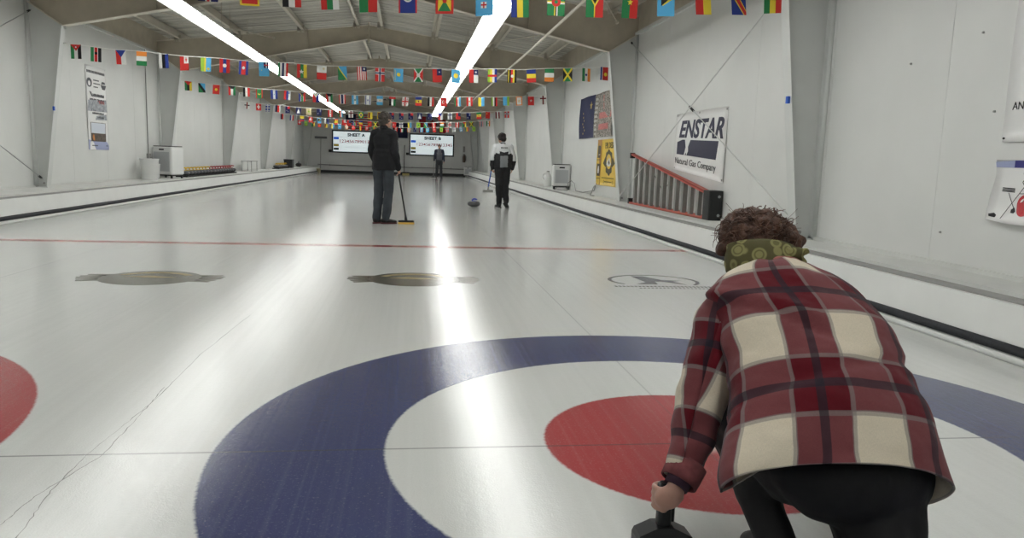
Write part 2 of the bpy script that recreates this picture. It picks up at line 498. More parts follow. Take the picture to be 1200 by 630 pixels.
b = MB(); ro = ellipse(cx, cy, .43, .36, 40, -.22 * PI, 1.2 * PI); ri = ellipse(cx, cy, .395, .325, 40, -.22 * PI, 1.2 * PI); n = len(ro)
b.add(flat(ro + ri, .0006), [(i, i + 1, n + i + 1, n + i) for i in range(n - 1)])
b.add(flat([(cx - .14, cy + .27), (cx - .02, cy + .27), (cx + .10, cy + .05), (cx + .28, cy + .02), (cx + .18, cy - .03), (cx + .25, cy - .22), (cx + .08, cy - .05), (cx - .0, cy - .04), (cx - .02, cy - .20), (cx - .22, cy - .20), (cx - .1, cy - .08)], .0006), [tuple(range(11))])
for k in range(26):
    x = cx - .46 + k * .036
    b.add(flat([(x, cy - .30), (x + .022, cy - .30), (x + .026, cy - .355), (x + .004, cy - .355)], .0006), [(0, 1, 2, 3)])
for k in range(19):
    x = cx - .26 + k * .036
    b.add(flat([(x, cy - .40), (x + .022, cy - .40), (x + .024, cy - .43), (x + .002, cy - .43)], .0006), [(0, 1, 2, 3)])
b.build('ice_logo', M_logo3, floor, fix=False)

# ---------------------------------------------------------------- portal frames
def lin(a, c, t): return a + (c - a) * t
FRAME_NOTE = ['behind the photographer, over the near backboard', 'just behind the photographer', 'nearest in view, blue tape on its right column',
              'second in view, at the far end of the ladder', 'third in view, beyond the yellow wall banner', 'third one beyond the ladder bay',
              'fourth one beyond the ladder bay', 'next to last before the scoreboards', 'last one, against the scoreboard wall']
def portal(i, y):
    root = empty('portal_frame', (0, y, 0), 0, 'white steel portal frame, ' + FRAME_NOTE[i], 'steel frame', 'white steel portal frames along the hall')
    for s, xi0, xi1, xw, zk in ((1, 2.82, 2.48, XR, 3.12), (-1, -7.33, -6.96, XL, 3.08)):
        b = MB()
        b.add([(xi0, -.005, ZL), (xw, -.005, ZL), (xw, -.005, 3.46), (xi1, -.005, zk), (xi0, .005, ZL), (xw, .005, ZL), (xw, .005, 3.46), (xi1, .005, zk)],
              [(0, 1, 2, 3), (7, 6, 5, 4), (0, 3, 7, 4), (1, 5, 6, 2), (0, 4, 5, 1), (3, 2, 6, 7)])
        a = s * .008
        for (x0, x1) in ((xi0, xi1),):
            b.add([(x0, -.08, ZL), (x0, .08, ZL), (x1, .08, zk), (x1, -.08, zk), (x0 + a, -.08, ZL), (x0 + a, .08, ZL), (x1 + a, .08, zk), (x1 + a, -.08, zk)],
                  [(0, 1, 2, 3), (7, 6, 5, 4), (0, 4, 5, 1), (1, 5, 6, 2), (2, 6, 7, 3), (3, 7, 4, 0)])
        b.box(min(xw, xw - s * .03), -.06, ZL, max(xw, xw - s * .03), .06, 3.45)       # outer flange with its insulation bulge
        b.tube([(xw - s * .012, -.085, ZL), (xw - s * .012, -.085, 3.44)], .028, 8)
        b.box(min(xi0 - s * .02, xw), -.09, ZL, max(xi0 - s * .02, xw), .09, ZL + .012)  # base plate
        col = b.build('column', M_steel, root)
        b = MB(); b.tube([(xi0 + s * .06, -.03, ZL + .07), (xi0 + s * .06, .0, ZL + .07)], .018, 8); b.build('anchor_bolt', M_grey, col)
        b = MB(); b.box(xi1 - s * .06 - .02, -.10, zk - .06, xi1 - s * .06 + .02, -.05, zk - .02); b.build('clip', M_steel, root)
    # rafters
    for s, xk, zk, xw in ((1, 2.48, 3.12, XR), (-1, -6.96, 3.08, XL)):
        b = MB()
        zr = 4.10; zt = lambda x: roof_z(x, 4.44)
        xs = [RIDGE, xk, xw + s * .02]; bot = [zr, zk, 3.46]
        vs = []
        for t in (-.005, .005):
            vs += [(xs[0], t, bot[0]), (xs[1], t, bot[1]), (xs[2], t, bot[2]), (xs[2], t, zt(xs[2])), (xs[0], t, zt(xs[0]))]
        b.add(vs, [(0, 1, 2, 3, 4), (9, 8, 7, 6, 5), (0, 5, 6, 1), (1, 6, 7, 2), (2, 7, 8, 3), (3, 8, 9, 4)])
        b.mat(1)
        def fl(x0, z0, x1, z1, h=.01, w=.08):
            b.add([(x0, -w, z0), (x1, -w, z1), (x1, w, z1), (x0, w, z0), (x0, -w, z0 + h), (x1, -w, z1 + h), (x1, w, z1 + h), (x0, w, z0 + h)],
                  [(0, 1, 2, 3), (4, 5, 6, 7), (0, 1, 5, 4), (1, 2, 6, 5), (2, 3, 7, 6), (3, 0, 4, 7)])
        fl(RIDGE, zr - .01, xk, zk - .01, .014); fl(xk, zk - .01, xw, 3.45, .02, .08); fl(RIDGE, 4.44, xw, roof_z(xw, 4.44), .01)
        b.mat(0)
        for q in (.33, .68):      # stiffeners
            x = lin(RIDGE, xk, q); zb = lin(zr, zk, q); b.box(x - .005, -.07, zb, x + .005, .07, zt(x))
        b.build('rafter', [M_beige, M_flange], root)
    b = MB(); b.box(RIDGE - .02, -.08, 4.02, RIDGE + .02, .08, 4.52)
    for z in (4.06, 4.2, 4.35): b.tube([(RIDGE - .04, -.05, z), (RIDGE + .04, -.05, z)], .012, 6)
    b.build('splice_plate', M_beige, root)
    return root
for i, y in enumerate(FR): portal(i, y)

# purlins and their clips
for s in (-1, 1):
    for k, dx in enumerate((.31, 1.72, 3.30, 4.75)):
        x = RIDGE + s * dx; z = roof_z(x, 4.455)
        root = empty('roof_purlin', (x, 0, z), 0, 'pale steel roof purlin, %s from the ridge on the slope over %s' % (('first', 'second', 'third', 'fourth')[k], 'sheet B' if s > 0 else 'sheet A'), 'purlin', 'roof purlins running the length of the hall')
        b = MB(); b.box(-.006, Y0, 0, .006, Y1, .2); b.box(-.006, Y0, 0, .07, Y1, .01); b.box(-.07, Y0, .19, .006, Y1, .2)
        b.build('beam', M_flange, root)
        for y in FR:
            b = MB(); b.box(-.09, y - .10, -.07, -.02, y - .07, .12); b.box(.02, y - .10, -.07, .08, y - .07, .10); b.box(-.09, y - .1, -.02, .09, y - .085, .03)
            b.build('clip', M_flange, root)
# rod bracing in the roof and in the wall bays
def rod(name, p, q, r, label, cat, m, group=None, extra=None):
    root = empty(name, p, 0, label, cat, group); d = Vector(q) - Vector(p)
    b = MB(); b.tube([(0, 0, 0), d], r, 8); b.build('rod', m, root)
    for t in (.015, .985):
        b = MB(); b.tube([d * (t - .006), d * (t + .006)], r * 2.6, 8); b.build('end_nut', M_black if extra else m, root)
    if extra:
        b = MB(); b.tube([d * (extra - .012), d * (extra + .012)], r * 2.6, 8); b.build('turnbuckle', M_black, root)
    return root
wx = 2.93
rod('brace_rod', (wx, 4.75, .46), (wx - .02, 11.50, 3.34), .007, 'thin steel brace rod rising away from behind the woman across the gas company banner', 'brace rod', M_steel, None, .5)
rod('brace_rod', (2.80, 11.30, .46), (wx - .03, 4.85, 3.30), .007, 'thin steel brace rod rising from the far end of the red ladder towards the camera', 'brace rod', M_steel)
wx = -7.42
rod('brace_rod', (wx + .06, 11.30, .50), (wx, 4.85, 3.25), .007, 'thin steel brace rod dropping to the foot of the column left of the tall poster', 'brace rod', M_chrome, None, .5)
rod('brace_rod', (wx + .02, 11.30, 3.3), (wx, 4.85, .5), .007, 'thin steel brace rod rising to the top of the column left of the tall poster', 'brace rod', M_chrome, None, .5)
for k, (a, c) in enumerate((((2.55, FR[2] + .1, 3.70), (.2, FR[3] - .1, 4.00)), ((-.2, FR[2] + .1, 4.05), (2.6, FR[3] - .1, 3.62)),
                            ((2.55, FR[3] + .1, 3.66), (.2, FR[4] - .1, 3.98)), ((-6.9, FR[3] + .1, 3.66), (-4.6, FR[4] - .1, 3.98)))):
    rod('roof_brace_rod', a, c, .012, ('pale roof rod slanting inward over the right lights, nearest bay', 'pale roof rod slanting outward over the right lights, nearest bay',
        'pale roof rod in the second bay over the right wall', 'pale roof rod in the second bay over the left wall')[k], 'brace rod', M_flange)
root = empty('conduit_pipe', (1.20, 4.8, 3.28), 0, 'long pale conduit pipe running lengthwise under the roof right of the right light row', 'conduit')
b = MB(); b.tube([(0, 0, 0), (.01, 8, -.02), (0, 16, 0), (0, 34, .02)], .022, 8); b.build('pipe', M_flange, root)
for k in range(6):
    b = MB(); b.tube([(0, 2 + k * 5.5, 0), (0, 2 + k * 5.5, .60)], .006, 6); b.build('hanger', M_beige, root)

# ---------------------------------------------------------------- fluorescent strips
def light_proto():
    root = empty('strip_light', (0, 0, 0))
    b = MB(); L = 2.42
    pr = [(-.20, .0), (-.17, .035), (-.06, .055), (-.06, .10), (.06, .10), (.06, .055), (.17, .035), (.20, 0), (.165, .02), (.05, .04), (-.05, .04), (-.165, .02)]
    n = len(pr); vs = [(x, y, z) for y in (0, L) for x, z in pr]
    b.add(vs, [(i, n + i, n + (i + 1) % n, (i + 1) % n) for i in range(n)])
    for y in (0, L - .02):
        b.box(-.17, y, .0, .17, y + .02, .05)
    for x in (-.135, -.045, .045, .135):
        for y in (.02, L / 2 - .03, L / 2 + .01, L - .05): b.box(x - .014, y, -.005, x + .014, y + .025, .04)
    b.build('housing', M_refl, root)
    for x in (-.135, -.045, .045, .135):
        b = MB(); b.tube([(x, .045, .008), (x, L - .05, .008)], .019, 8); b.build('tube', M_tube, root)
    for y in (.35, L - .35):
        b = MB(); b.tube([(0, y, .1), (0, y, .72)], .005, 5); b.build('hanger_rod', M_beige, root)
    return root
lp = light_proto(); first = True
for s, x, what in ((0, .19, 'right'), (1, -4.87, 'left')):
    for k in range(19):
        y = -5.6 + k * 2.43
        o = lp if first else copy_tree(lp); first = False
        o.location = (x, y, 3.36)
        n = k + 1; suf = 'th'
        if n % 10 in (1, 2, 3) and n not in (11, 12, 13): suf = {1: 'st', 2: 'nd', 3: 'rd'}[n % 10]
        tag(o, 'white fluorescent fixture, %d%s from the near end of the %s row' % (n, suf, what), 'ceiling light', 'fluorescent fixtures in the %s row' % what)

# ================================================================ FLAGS ON STRINGS
FC = {'r': (205, 48, 44), 'g': (40, 128, 74), 'b': (40, 60, 140), 'n': (28, 34, 86), 'w': (226, 226, 222), 'y': (232, 208, 60), 'k': (26, 26, 28), 'o': (226, 134, 52),
      'c': (84, 168, 214), 'm': (110, 26, 36), 'e': (222, 206, 160), 'l': (150, 190, 60)}
FM = {k: mat('flag_cloth_' + n, FC[k], .8) for k, n in zip('rgbnwykocmel', ('red', 'green', 'blue', 'navy', 'white', 'yellow', 'black', 'orange', 'sky', 'maroon', 'beige', 'lime'))}
FK = list('rgbnwykocmel')
def V(s): return [('r', i / len(s), 0, (i + 1) / len(s), 1, c) for i, c in enumerate(s)]
def H(s): return [('r', 0, 1 - (i + 1) / len(s), 1, 1 - i / len(s), c) for i, c in enumerate(s)]
def D(x, y, r, c): return [('d', x, y, r, c)]
def R(x0, y0, x1, y1, c): return [('r', x0, y0, x1, y1, c)]
def P(c, *p): return [('p', p, c)]
def S(x, y, r, c): return [('s', x, y, r, c)]
FLAGS = {
 'mne': R(0, 0, 1, 1, 'y') + R(.1, .07, .9, 1, 'r') + D(.5, .6, .16, 'y'), 'yem': V('kwr'), 'bul': V('rgw'), 'bgd': V('gr'),
 'blz': R(0, 0, 1, 1, 'b') + R(0, 0, .08, 1, 'r') + R(.92, 0, 1, 1, 'r') + D(.5, .62, .28, 'w') + D(.5, .62, .2, 'g'),
 'grn': R(0, 0, 1, 1, 'r') + R(.14, .1, .86, .9, 'y') + P('g', (.14, .1), (.86, .1), (.5, .52)) + P('g', (.14, .9), (.86, .9), (.5, .52)) + D(.5, .5, .12, 'r'),
 'fji': R(0, 0, 1, 1, 'c') + R(.3, .3, .62, .55, 'w') + R(.42, .3, .5, .55, 'r') + R(.3, .4, .62, .46, 'r') + R(.6, .65, 1, 1, 'n'),
 'vct': V('byg'), 'dma': R(0, 0, 1, 1, 'g') + R(.4, 0, .47, 1, 'y') + R(.47, 0, .53, 1, 'k') + R(.53, 0, .6, 1, 'w') + R(0, .53, 1, .58, 'y') + R(0, .47, 1, .53, 'w') + D(.5, .55, .26, 'r') + D(.5, .55, .1, 'g'),
 'vut': V('gr') + P('k', (.08, 1), (.92, 1), (.5, .45)) + P('y', (.0, 1), (.12, 1), (.53, .5), (.53, 0), (.47, 0), (.47, .48)) + P('y', (1, 1), (.88, 1), (.5, .5), (.53, .42)),
 'bfa': V('gr') + S(.5, .62, .2, 'y'), 'bhs': R(0, 0, 1, 1, 'c') + P('y', (.3, .95), (.92, .68), (.3, .4)) + P('k', (.22, .95), (.7, .68), (.22, .4)),
 'ben': V('ry'), 'cod': R(0, 0, 1, 1, 'b') + P('y', (0, 1), (.3, 1), (1, .18), (1, 0), (.82, 0), (0, .82)) + P('r', (.05, 1), (.22, 1), (1, .12), (1, 0), (.88, 0), (.05, .88)),
 'bol': V('gyr') + D(.5, .62, .12, 'r'), 'jor': V('gwk') + P('r', (0, 1), (1, 1), (.5, .55)) + D(.5, .82, .07, 'w'), 'ken': V('grk') + R(.3, 0, .36, 1, 'w') + R(.64, 0, .7, 1, 'w') + D(.5, .6, .14, 'k'),
 'cze': V('rw') + P('b', (0, 1), (1, 1), (.5, .5)), 'ind': H('owg'), 'est': V('wkb'), 'tga': R(0, 0, 1, 1, 'r') + R(.48, .5, 1, 1, 'w') + R(.68, .6, .76, .92, 'r') + R(.6, .72, .84, .8, 'r'),
 'rwa': V('lyc') + R(.5, 0, 1, 1, 'c') + D(.75, .2, .13, 'y'), 'lao': V('rbr') + D(.5, .52, .19, 'w'), 'khm': R(0, 0, 1, 1, 'b') + R(.26, 0, .74, 1, 'r') + D(.5, .5, .16, 'w'),
 'tuv': R(0, 0, 1, 1, 'c') + R(.5, .6, 1, 1, 'n') + R(.7, .6, .8, 1, 'w') + R(.5, .76, 1, .84, 'r') + P('y', (.2, .4), (.3, .4), (.25, .5)), 'gam': V('gwnwr') , 'mmr': V('rgy') + S(.45, .45, .26, 'w'),
 'mlt': H('wr') + R(.6, .72, .8, .88, 'e'), 'slb': R(0, 0, 1, 1, 'c') + P('g', (0, 0), (1, 0), (0, 1)) + P('y', (0, 1), (.06, 1), (1, .06), (1, 0), (.94, 0), (0, .94)),
 'lbr': V('rwrwrwrwr') + R(.5, .66, 1, 1, 'n') + S(.75, .83, .14, 'w'), 'nor': R(0, 0, 1, 1, 'r') + R(.36, 0, .64, 1, 'w') + R(0, .52, 1, .72, 'w') + R(.43, 0, .57, 1, 'n') + R(0, .57, 1, .67, 'n'),
 'kaz': R(0, 0, 1, 1, 'c') + D(.5, .55, .2, 'y') + R(.1, .1, .16, .9, 'y'), 'bdi': R(0, 0, 1, 1, 'g') + P('r', (0, 0), (.5, .5), (0, 1)) + P('r', (1, 0), (1, 1), (.5, .5)) + P('w', (0, .06), (0, 0), (.08, 0), (1, .94), (1, 1), (.92, 1)) + P('w', (1, .06), (1, 0), (.92, 0), (0, .94), (0, 1), (.08, 1)) + D(.5, .5, .2, 'w'),
 'wsm': R(0, 0, 1, 1, 'r') + R(.48, .5, 1, 1, 'n') + S(.75, .76, .1, 'w'), 'plw': R(0, 0, 1, 1, 'c') + D(.5, .55, .27, 'y'), 'chl': V('rw') + R(.5, .6, 1, 1, 'n') + S(.75, .8, .14, 'w'),
 'caf': V('lywb') + R(0, .42, 1, .58, 'r'), 'uga': V('ykryk') + R(.0, 0, .1, 1, 'k') + D(.55, .5, .16, 'w'), 'rou': H('byr'), 'irl': H('gwo'), 'jam': R(0, 0, 1, 1, 'g') + P('k', (0, 0), (.5, .5), (0, 1)) + P('k', (1, 0), (1, 1), (.5, .5)) + P('y', (0, .1), (0, 0), (.12, 0), (1, .9), (1, 1), (.88, 1)) + P('y', (1, .1), (1, 0), (.88, 0), (0, .9), (0, 1), (.12, 1)),
 'ner': V('gwo') + D(.5, .5, .13, 'b'), 'kir': R(0, 0, 1, 1, 'r') + R(0, 0, .2, 1, 'b') + R(.2, 0, .28, 1, 'w') + D(.66, .45, .2, 'y'),
 'moz': V('gky') + P('r', (0, 1), (1, 1), (.5, .55)), 'tza': R(0, 0, 1, 1, 'c') + P('g', (0, 0), (0, 1), (.1, 1), (1, .1), (1, 0)) + P('k', (0, 1), (.22, 1), (1, .2), (1, 0), (.78, 0), (0, .8)), 'kgz': R(0, 0, 1, 1, 'r') + D(.5, .5, .2, 'y'),
 'kwt': V('rwg') + P('k', (0, 1), (1, 1), (.7, .68), (.3, .68)), 'egy': V('kwr') + D(.5, .5, .1, 'e'), 'mrt': R(0, 0, 1, 1, 'g') + R(0, 0, .14, 1, 'r') + R(.86, 0, 1, 1, 'r') + D(.5, .5, .2, 'y') + D(.5, .57, .15, 'g'),
 'hnd': V('bwb') + S(.5, .5, .12, 'c'), 'svn': V('rbw') + D(.75, .75, .12, 'b'), 'zaf': V('bgr') + P('k', (.15, 1), (.85, 1), (.5, .6)) + P('y', (.05, 1), (.15, 1), (.5, .62), (.5, .54)) + R(.28, 0, .36, .6, 'w') + R(.64, 0, .72, .6, 'w'),
 'phl': V('rb') + P('w', (0, 1), (1, 1), (.5, .5)) + D(.5, .8, .1, 'y'), 'tha': V('rwnnwr'), 'gtm': V('cwc') + D(.5, .5, .12, 'g'), 'isr': R(0, 0, 1, 1, 'w') + R(.12, 0, .24, 1, 'b') + R(.76, 0, .88, 1, 'b') + S(.5, .5, .18, 'b'),
 'arg': H('cwc') + D(.5, .5, .1, 'y'), 'are': V('kwg') + R(0, .75, 1, 1, 'r'), 'geo': R(0, 0, 1, 1, 'w') + R(.4, 0, .6, 1, 'r') + R(0, .42, 1, .58, 'r') + R(.15, .7, .25, .78, 'r') + R(.75, .7, .85, .78, 'r') + R(.15, .2, .25, .28, 'r') + R(.75, .2, .85, .28, 'r'),
 'mda': H('byr') + D(.5, .5, .14, 'm'), 'tur': R(0, 0, 1, 1, 'r') + D(.45, .52, .24, 'w') + D(.52, .52, .19, 'r') + S(.74, .52, .1, 'w'), 'lux': V('grwc'), 'per': V('rwr') + D(.5, .52, .13, 'o'), 'ukr': V('yc'), 'mwi': V('lwkr') ,
 'sky': V('ccl'), 'btn': R(0, 0, 1, 1, 'o') + R(.16, .1, .84, .9, 'w') + D(.5, .5, .2, 'e'), 'hkg': R(0, 0, 1, 1, 'r') + S(.5, .52, .24, 'w'), 'eng': R(0, 0, 1, 1, 'w') + R(.38, 0, .62, 1, 'm') + R(.0, .6, 1, .76, 'm'),
 'isl': R(0, 0, 1, 1, 'w') + R(.38, 0, .62, 1, 'k') + R(0, .45, 1, .6, 'k') + R(.46, 0, .54, 1, 'r'), 'chn': R(0, 0, 1, 1, 'r') + S(.3, .72, .14, 'y'), 'grc': R(0, 0, 1, 1, 'b') + R(.42, 0, .58, 1, 'w') + R(0, .45, 1, .55, 'w') + R(0, .08, 1, .16, 'w') + R(0, .84, 1, .92, 'w'),
 'nzl': R(0, 0, 1, 1, 'n') + R(.5, .6, 1, 1, 'r') + S(.3, .4, .1, 'w') + S(.6, .25, .1, 'w'), 'ant': R(0, 0, 1, 1, 'n') + P('w', (.5, .85), (.15, .15), (.85, .15)), 'vat': R(0, 0, 1, 1, 'e') + D(.5, .5, .2, 'l'), 'tto': V('nkrrw'),
 'swi': R(0, 0, 1, 1, 'r') + R(.4, .2, .6, .85, 'w') + R(.2, .45, .8, .6, 'w'), 'bra': R(0, 0, 1, 1, 'g') + P('y', (.5, .95), (.08, .5), (.5, .05), (.92, .5)) + D(.5, .5, .2, 'b'), 'bel': V('kyr'), 'fin': R(0, 0, 1, 1, 'w') + R(.4, 0, .6, 1, 'n') + R(0, .6, 1, .72, 'n'),
 'lva': V('mwm'), 'eth': H('gyr') + D(.5, .5, .12, 'b'), 'esp': H('ryyr'), 'col': H('yybr'), 'vnm': R(0, 0, 1, 1, 'r') + S(.5, .5, .28, 'y'), 'mac': R(0, 0, 1, 1, 'l') + D(.5, .5, .2, 'g'), 'fra': V('bwr'), 'som': R(0, 0, 1, 1, 'c') + S(.5, .5, .25, 'w'),
 'aus': R(0, 0, 1, 1, 'n') + R(.5, .55, 1, 1, 'b') + R(.7, .55, .8, 1, 'w') + S(.3, .3, .14, 'w'), 'lka': R(0, 0, 1, 1, 'y') + R(.1, .1, .5, .9, 'm'), 'gbr': R(0, 0, 1, 1, 'n') + R(.36, 0, .64, 1, 'w') + R(0, .4, 1, .6, 'w') + R(.43, 0, .57, 1, 'r') + R(0, .45, 1, .55, 'r'),
}
FW, FH = .168, .235
FMESH = {}
def flag_mesh(code):
    if code in FMESH: return FMESH[code]
    b = MB(); wob = lambda x, y: .004 * math.sin(x * 40 + y * 14)
    for k, op in enumerate(FLAGS[code]):
        b.m = FK.index(op[-1]); t = .0009 + k * .00035
        def q(u, v, tt): x = (u - .5) * FW; z = (v - 1) * FH; return (x, tt, z)
        if op[0] == 'r': poly = [(op[1], op[2]), (op[3], op[2]), (op[3], op[4]), (op[1], op[4])]
        elif op[0] == 'd': poly = [(op[1] + op[3] * math.cos(a * PI / 8), op[2] + op[3] * .72 * math.sin(a * PI / 8)) for a in range(16)]
        elif op[0] == 's': poly = [(op[1] + op[3] * (1 if a % 2 == 0 else .42) * math.sin(a * PI / 5), op[2] + op[3] * .72 * (1 if a % 2 == 0 else .42) * math.cos(a * PI / 5)) for a in range(10)]
        else: poly = list(op[1])
        b.prism(poly, -t, t, q)
    me = b.mesh('flag', [FM[k] for k in FK])
    bm = bmesh.new(); bm.from_mesh(me); bmesh.ops.recalc_face_normals(bm, faces=bm.faces); bm.to_mesh(me); bm.free()
    FMESH[code] = me; return me
CN = {'r': 'red', 'g': 'green', 'b': 'blue', 'n': 'navy', 'w': 'white', 'y': 'yellow', 'k': 'black', 'o': 'orange', 'c': 'sky blue', 'm': 'maroon', 'e': 'beige', 'l': 'lime'}
def flag_label(code):
    cs = []
    for op in FLAGS[code]:
        if CN[op[-1]] not in cs: cs.append(CN[op[-1]])
    return 'little %s flag' % ' '.join(cs[:4])
def bunting(y, z0, xm, kq, xa, xb, xs, codes, label):
    root = empty('flag_bunting', ((xa + xb) / 2, y, z0), 0, label, 'bunting', 'strings of little world flags across the hall')
    cx = (xa + xb) / 2; zz = lambda x: kq * (x - xm) ** 2 + .008 * math.sin(x * 5.3)
    b = MB(); n = 60; b.tube([(xa - cx + (xb - xa) * i / n, 0, zz(xa + (xb - xa) * i / n)) for i in range(n + 1)], .006 if y < 20 else .009, 5); b.build('string', M_string, root)
    for x, c in zip(xs, codes):
        o = link('flag', flag_mesh(c), root, (x - cx, rnd.uniform(-.004, .004), zz(x) - .004))
        o.rotation_euler = (rnd.uniform(-.12, .12), rnd.uniform(-.05, .05) + math.atan(2 * kq * (x - xm)) * -1 * .4, rnd.uniform(-.35, .35))
        o['label'] = flag_label(c)
F = lambda i: 4.615 + 6.728 * i
S1 = [-6.1, -5.75, -5.4, -5.05, -4.7, -4.35, -4.0, -3.65, -3.3, -2.95, -2.59, -2.22, -1.89, -1.54, -1.18, -0.84, -0.47, -0.14, 0.21, 0.58, 0.93, 1.28, 1.64, 2.0, 2.36]
C1 = 'bra swi bel nzl fin eth som chn fra gbr mne yem bul bgd blz grn fji vct dma vut bfa bhs ben cod bol'.split()
bunting(F(0), 2.615, -1.9, .0115, -6.95, 2.48, S1, C1, 'nearest string of flags, cut by the top of the picture')
S2 = [-6.75, -6.43, -6.04, -5.7, -5.35, -5.01, -4.65, -4.34, -4.02, -3.69, -3.36, -3.04, -2.7, -2.35, -2.01, -1.69, -1.36, -1.01, -0.68, -0.34, -0.02, 0.32, 0.68, 1.03, 1.37, 1.71, 2.06, 2.4]
C2 = 'jor ken cze ind est tga rwa lao khm tuv gam mmr mlt slb lbr nor kaz bdi wsm plw chl caf uga rou irl jam ner kir'.split()
bunting(F(1), 2.625, -2.6, .0083, -6.95, 2.49, S2, C2, 'second string of flags, from the tall poster to the column by the ladder')
S3 = [-6.78, -6.45, -6.09, -5.71, -5.35, -5.03, -4.66, -4.32, -3.95, -3.6, -3.26, -2.93, -2.6, -2.26, -1.95, -1.62, -1.28, -0.94, -0.61, -0.27, 0.1, 0.42, 0.74, 1.09, 1.41, 1.76, 2.09, 2.42]
C3 = 'moz tza kgz kwt egy mrt hnd svn zaf phl kwt tha gtm isr arg are geo mda egy tur lux per ukr mwi sky btn hkg eng'.split()
bunting(F(2), 2.645, -2.4, .0085, -6.95, 2.49, S3, C3, 'third string of flags from the camera, ending above the right-hand dehumidifier')
S4 = [-6.69, -6.32, -6.01, -5.67, -5.35, -4.98, -4.64, -4.29, -3.91, -3.56, -3.21, -2.86, -2.54, -2.21, -1.8, -1.47, -1.14, -0.82, -0.46, -0.1, 0.24, 0.54, 0.9, 1.27, 1.6, 1.94, 2.28]
C4 = 'isl swi grc tto nzl ant vat aus per lux eng bra lka lka nzl nzl nzl ant aus cze fin wsm aus eth chn lva nor'.split()
bunting(F(3), 2.60, -2.5, .0095, -6.95, 2.49, S4, C4, 'fourth string of flags from the camera, just above the head of the man in black')
S5 = [-6.6, -6.2, -5.78, -5.42, -5.06, -4.74, -4.34, -4.01, -3.79, -3.55, -3.28, -2.91, -2.66, -2.2, -1.84, -1.55, -1.18, -0.8, -0.47, -0.13, 0.24, 0.58, 0.92, 1.22, 1.53, 1.98, 2.29]
C5 = 'tto fra col swi bhs est esp tga wsm zaf rou kgz jam sky tur fin ukr mac slb per ind geo per moz jam tha ner'.split()
bunting(F(4), 2.57, -2.4, .0100, -6.95, 2.49, S5, C5, 'fifth string of flags from the camera, just above the tops of the scoreboards')
S6 = [-6.82, -6.5, -6.13, -5.8, -5.48, -5.14, -4.79, -4.44, -4.09, -3.74, -3.39, -3.04, -2.7, -2.3, -1.89, -1.58, -1.23, -0.91, -0.56, -0.24, 0.12, 0.48, 0.79, 1.15, 1.52, 1.83, 2.2]
C6 = 'swi mac moz kgz lka ukr som btn tur bel swi bol mrt mlt per kwt btn aus gtm kaz tur mac nor fin gtm bol mac'.split()
bunting(F(5), 2.60, -2.4, .0090, -6.95, 2.49, S6, C6, 'farthest string of flags, hanging closest to the scoreboards')

# ================================================================ BANNERS AND POSTERS
def wall_fn(x, y0, z0, y1, z1, s, wav=.0):
    """u runs left to right as seen from the hall, v upward; returns fn(u,v,t) on a side wall at x (s=+1 right wall)"""
    def fn(u, v, t):
        y = y0 + (y1 - y0) * u; zb = z0[0] + (z0[1] - z0[0]) * u if isinstance(z0, tuple) else z0; z = zb + (z1 - zb) * v
        return (x - s * (t + .006 + wav * (.5 + .5 * math.sin(u * 7 + v * 4))), y, z)
    return fn
def grid(b, fn, n=12, m=12, t=0.0, th=.003):
    vs = [fn(i / n, j / m, t) for j in range(m + 1) for i in range(n + 1)]
    b.add(vs, [(j * (n + 1) + i, j * (n + 1) + i + 1, (j + 1) * (n + 1) + i + 1, (j + 1) * (n + 1) + i) for j in range(m) for i in range(n)], True)
    k = (n + 1) * (m + 1); o = len(b.v) - k
    rim = [i for i in range(n)] + [n + j * (n + 1) for j in range(m)] + [m * (n + 1) + n - i for i in range(n)] + [(m - j) * (n + 1) for j in range(m)]
    back = [fn((r % (n + 1)) / n, (r // (n + 1)) / m, -th) for r in rim]
    o2 = len(b.v); b.v += back; L = len(rim)
    for i in range(L): b.f.append([o + rim[i], o + rim[(i + 1) % L], o2 + (i + 1) % L, o2 + i]); b.mi.append(b.m); b.sm.append(False)
M_vinyl = mat('white_vinyl_banner', (228, 228, 226), .35, bump=.2, bscale=3)
M_vred = mat('vinyl_red', (190, 40, 50), .4); M_vyel = mat('yellow_vinyl', (230, 194, 58), .4, var=.08, scale=3)
M_vbrown = mat('dark_olive_print', (74, 64, 34), .5); M_vgold = mat('old_gold_print', (176, 128, 50), .5); M_lav = mat('lavender_print', (158, 166, 200), .5)
M_gprint = mat('grey_print', (150, 154, 160), .5, var=.5, scale=14); M_photo = mat('dark_photo_print', (74, 60, 48), .4, var=.7, scale=14); M_orange = mat('orange_print', (190, 120, 50), .5)
M_lightprint = mat('pale_blue_print', (206, 212, 222), .5)
# gas company banner
fn = wall_fn(XR, 8.98, (1.02, .865), 7.02, 1.87, 1, .012)
def rf(u, v, t=0):  return fn(u, v, t)
root = empty('gas_company_banner', (0, 0, 0), 0, 'white vinyl ENSTAR Natural Gas Company banner hung above the red ladder', 'banner')
b = MB(); grid(b, fn); ban = b.build('sheet', M_vinyl, root, fix=False)
b = MB(); fit_text(b, 'ENSTAR', fn, .085, .575, .955, .875, .004, shear=.28, bold=.028); b.build('lettering', M_ink, root)
b = MB()
b.prism([(.06, .50), (.165, .545), (.215, .545), (.24, .42), (.215, .285), (.06, .285)], .001, .004, fn)
b.prism([(.335, .545), (.885, .545), (.855, .285), (.272, .285), (.300, .36), (.292, .43)], .001, .004, fn)
b.prism([(.235, .285), (.26, .33), (.262, .285)], .001, .004, fn)
b.build('emblem', M_ink, root)
b = MB(); fit_text(b, 'Natural Gas Company', fn, .035, .09, .86, .225, .004); b.build('lettering', M_text, root)
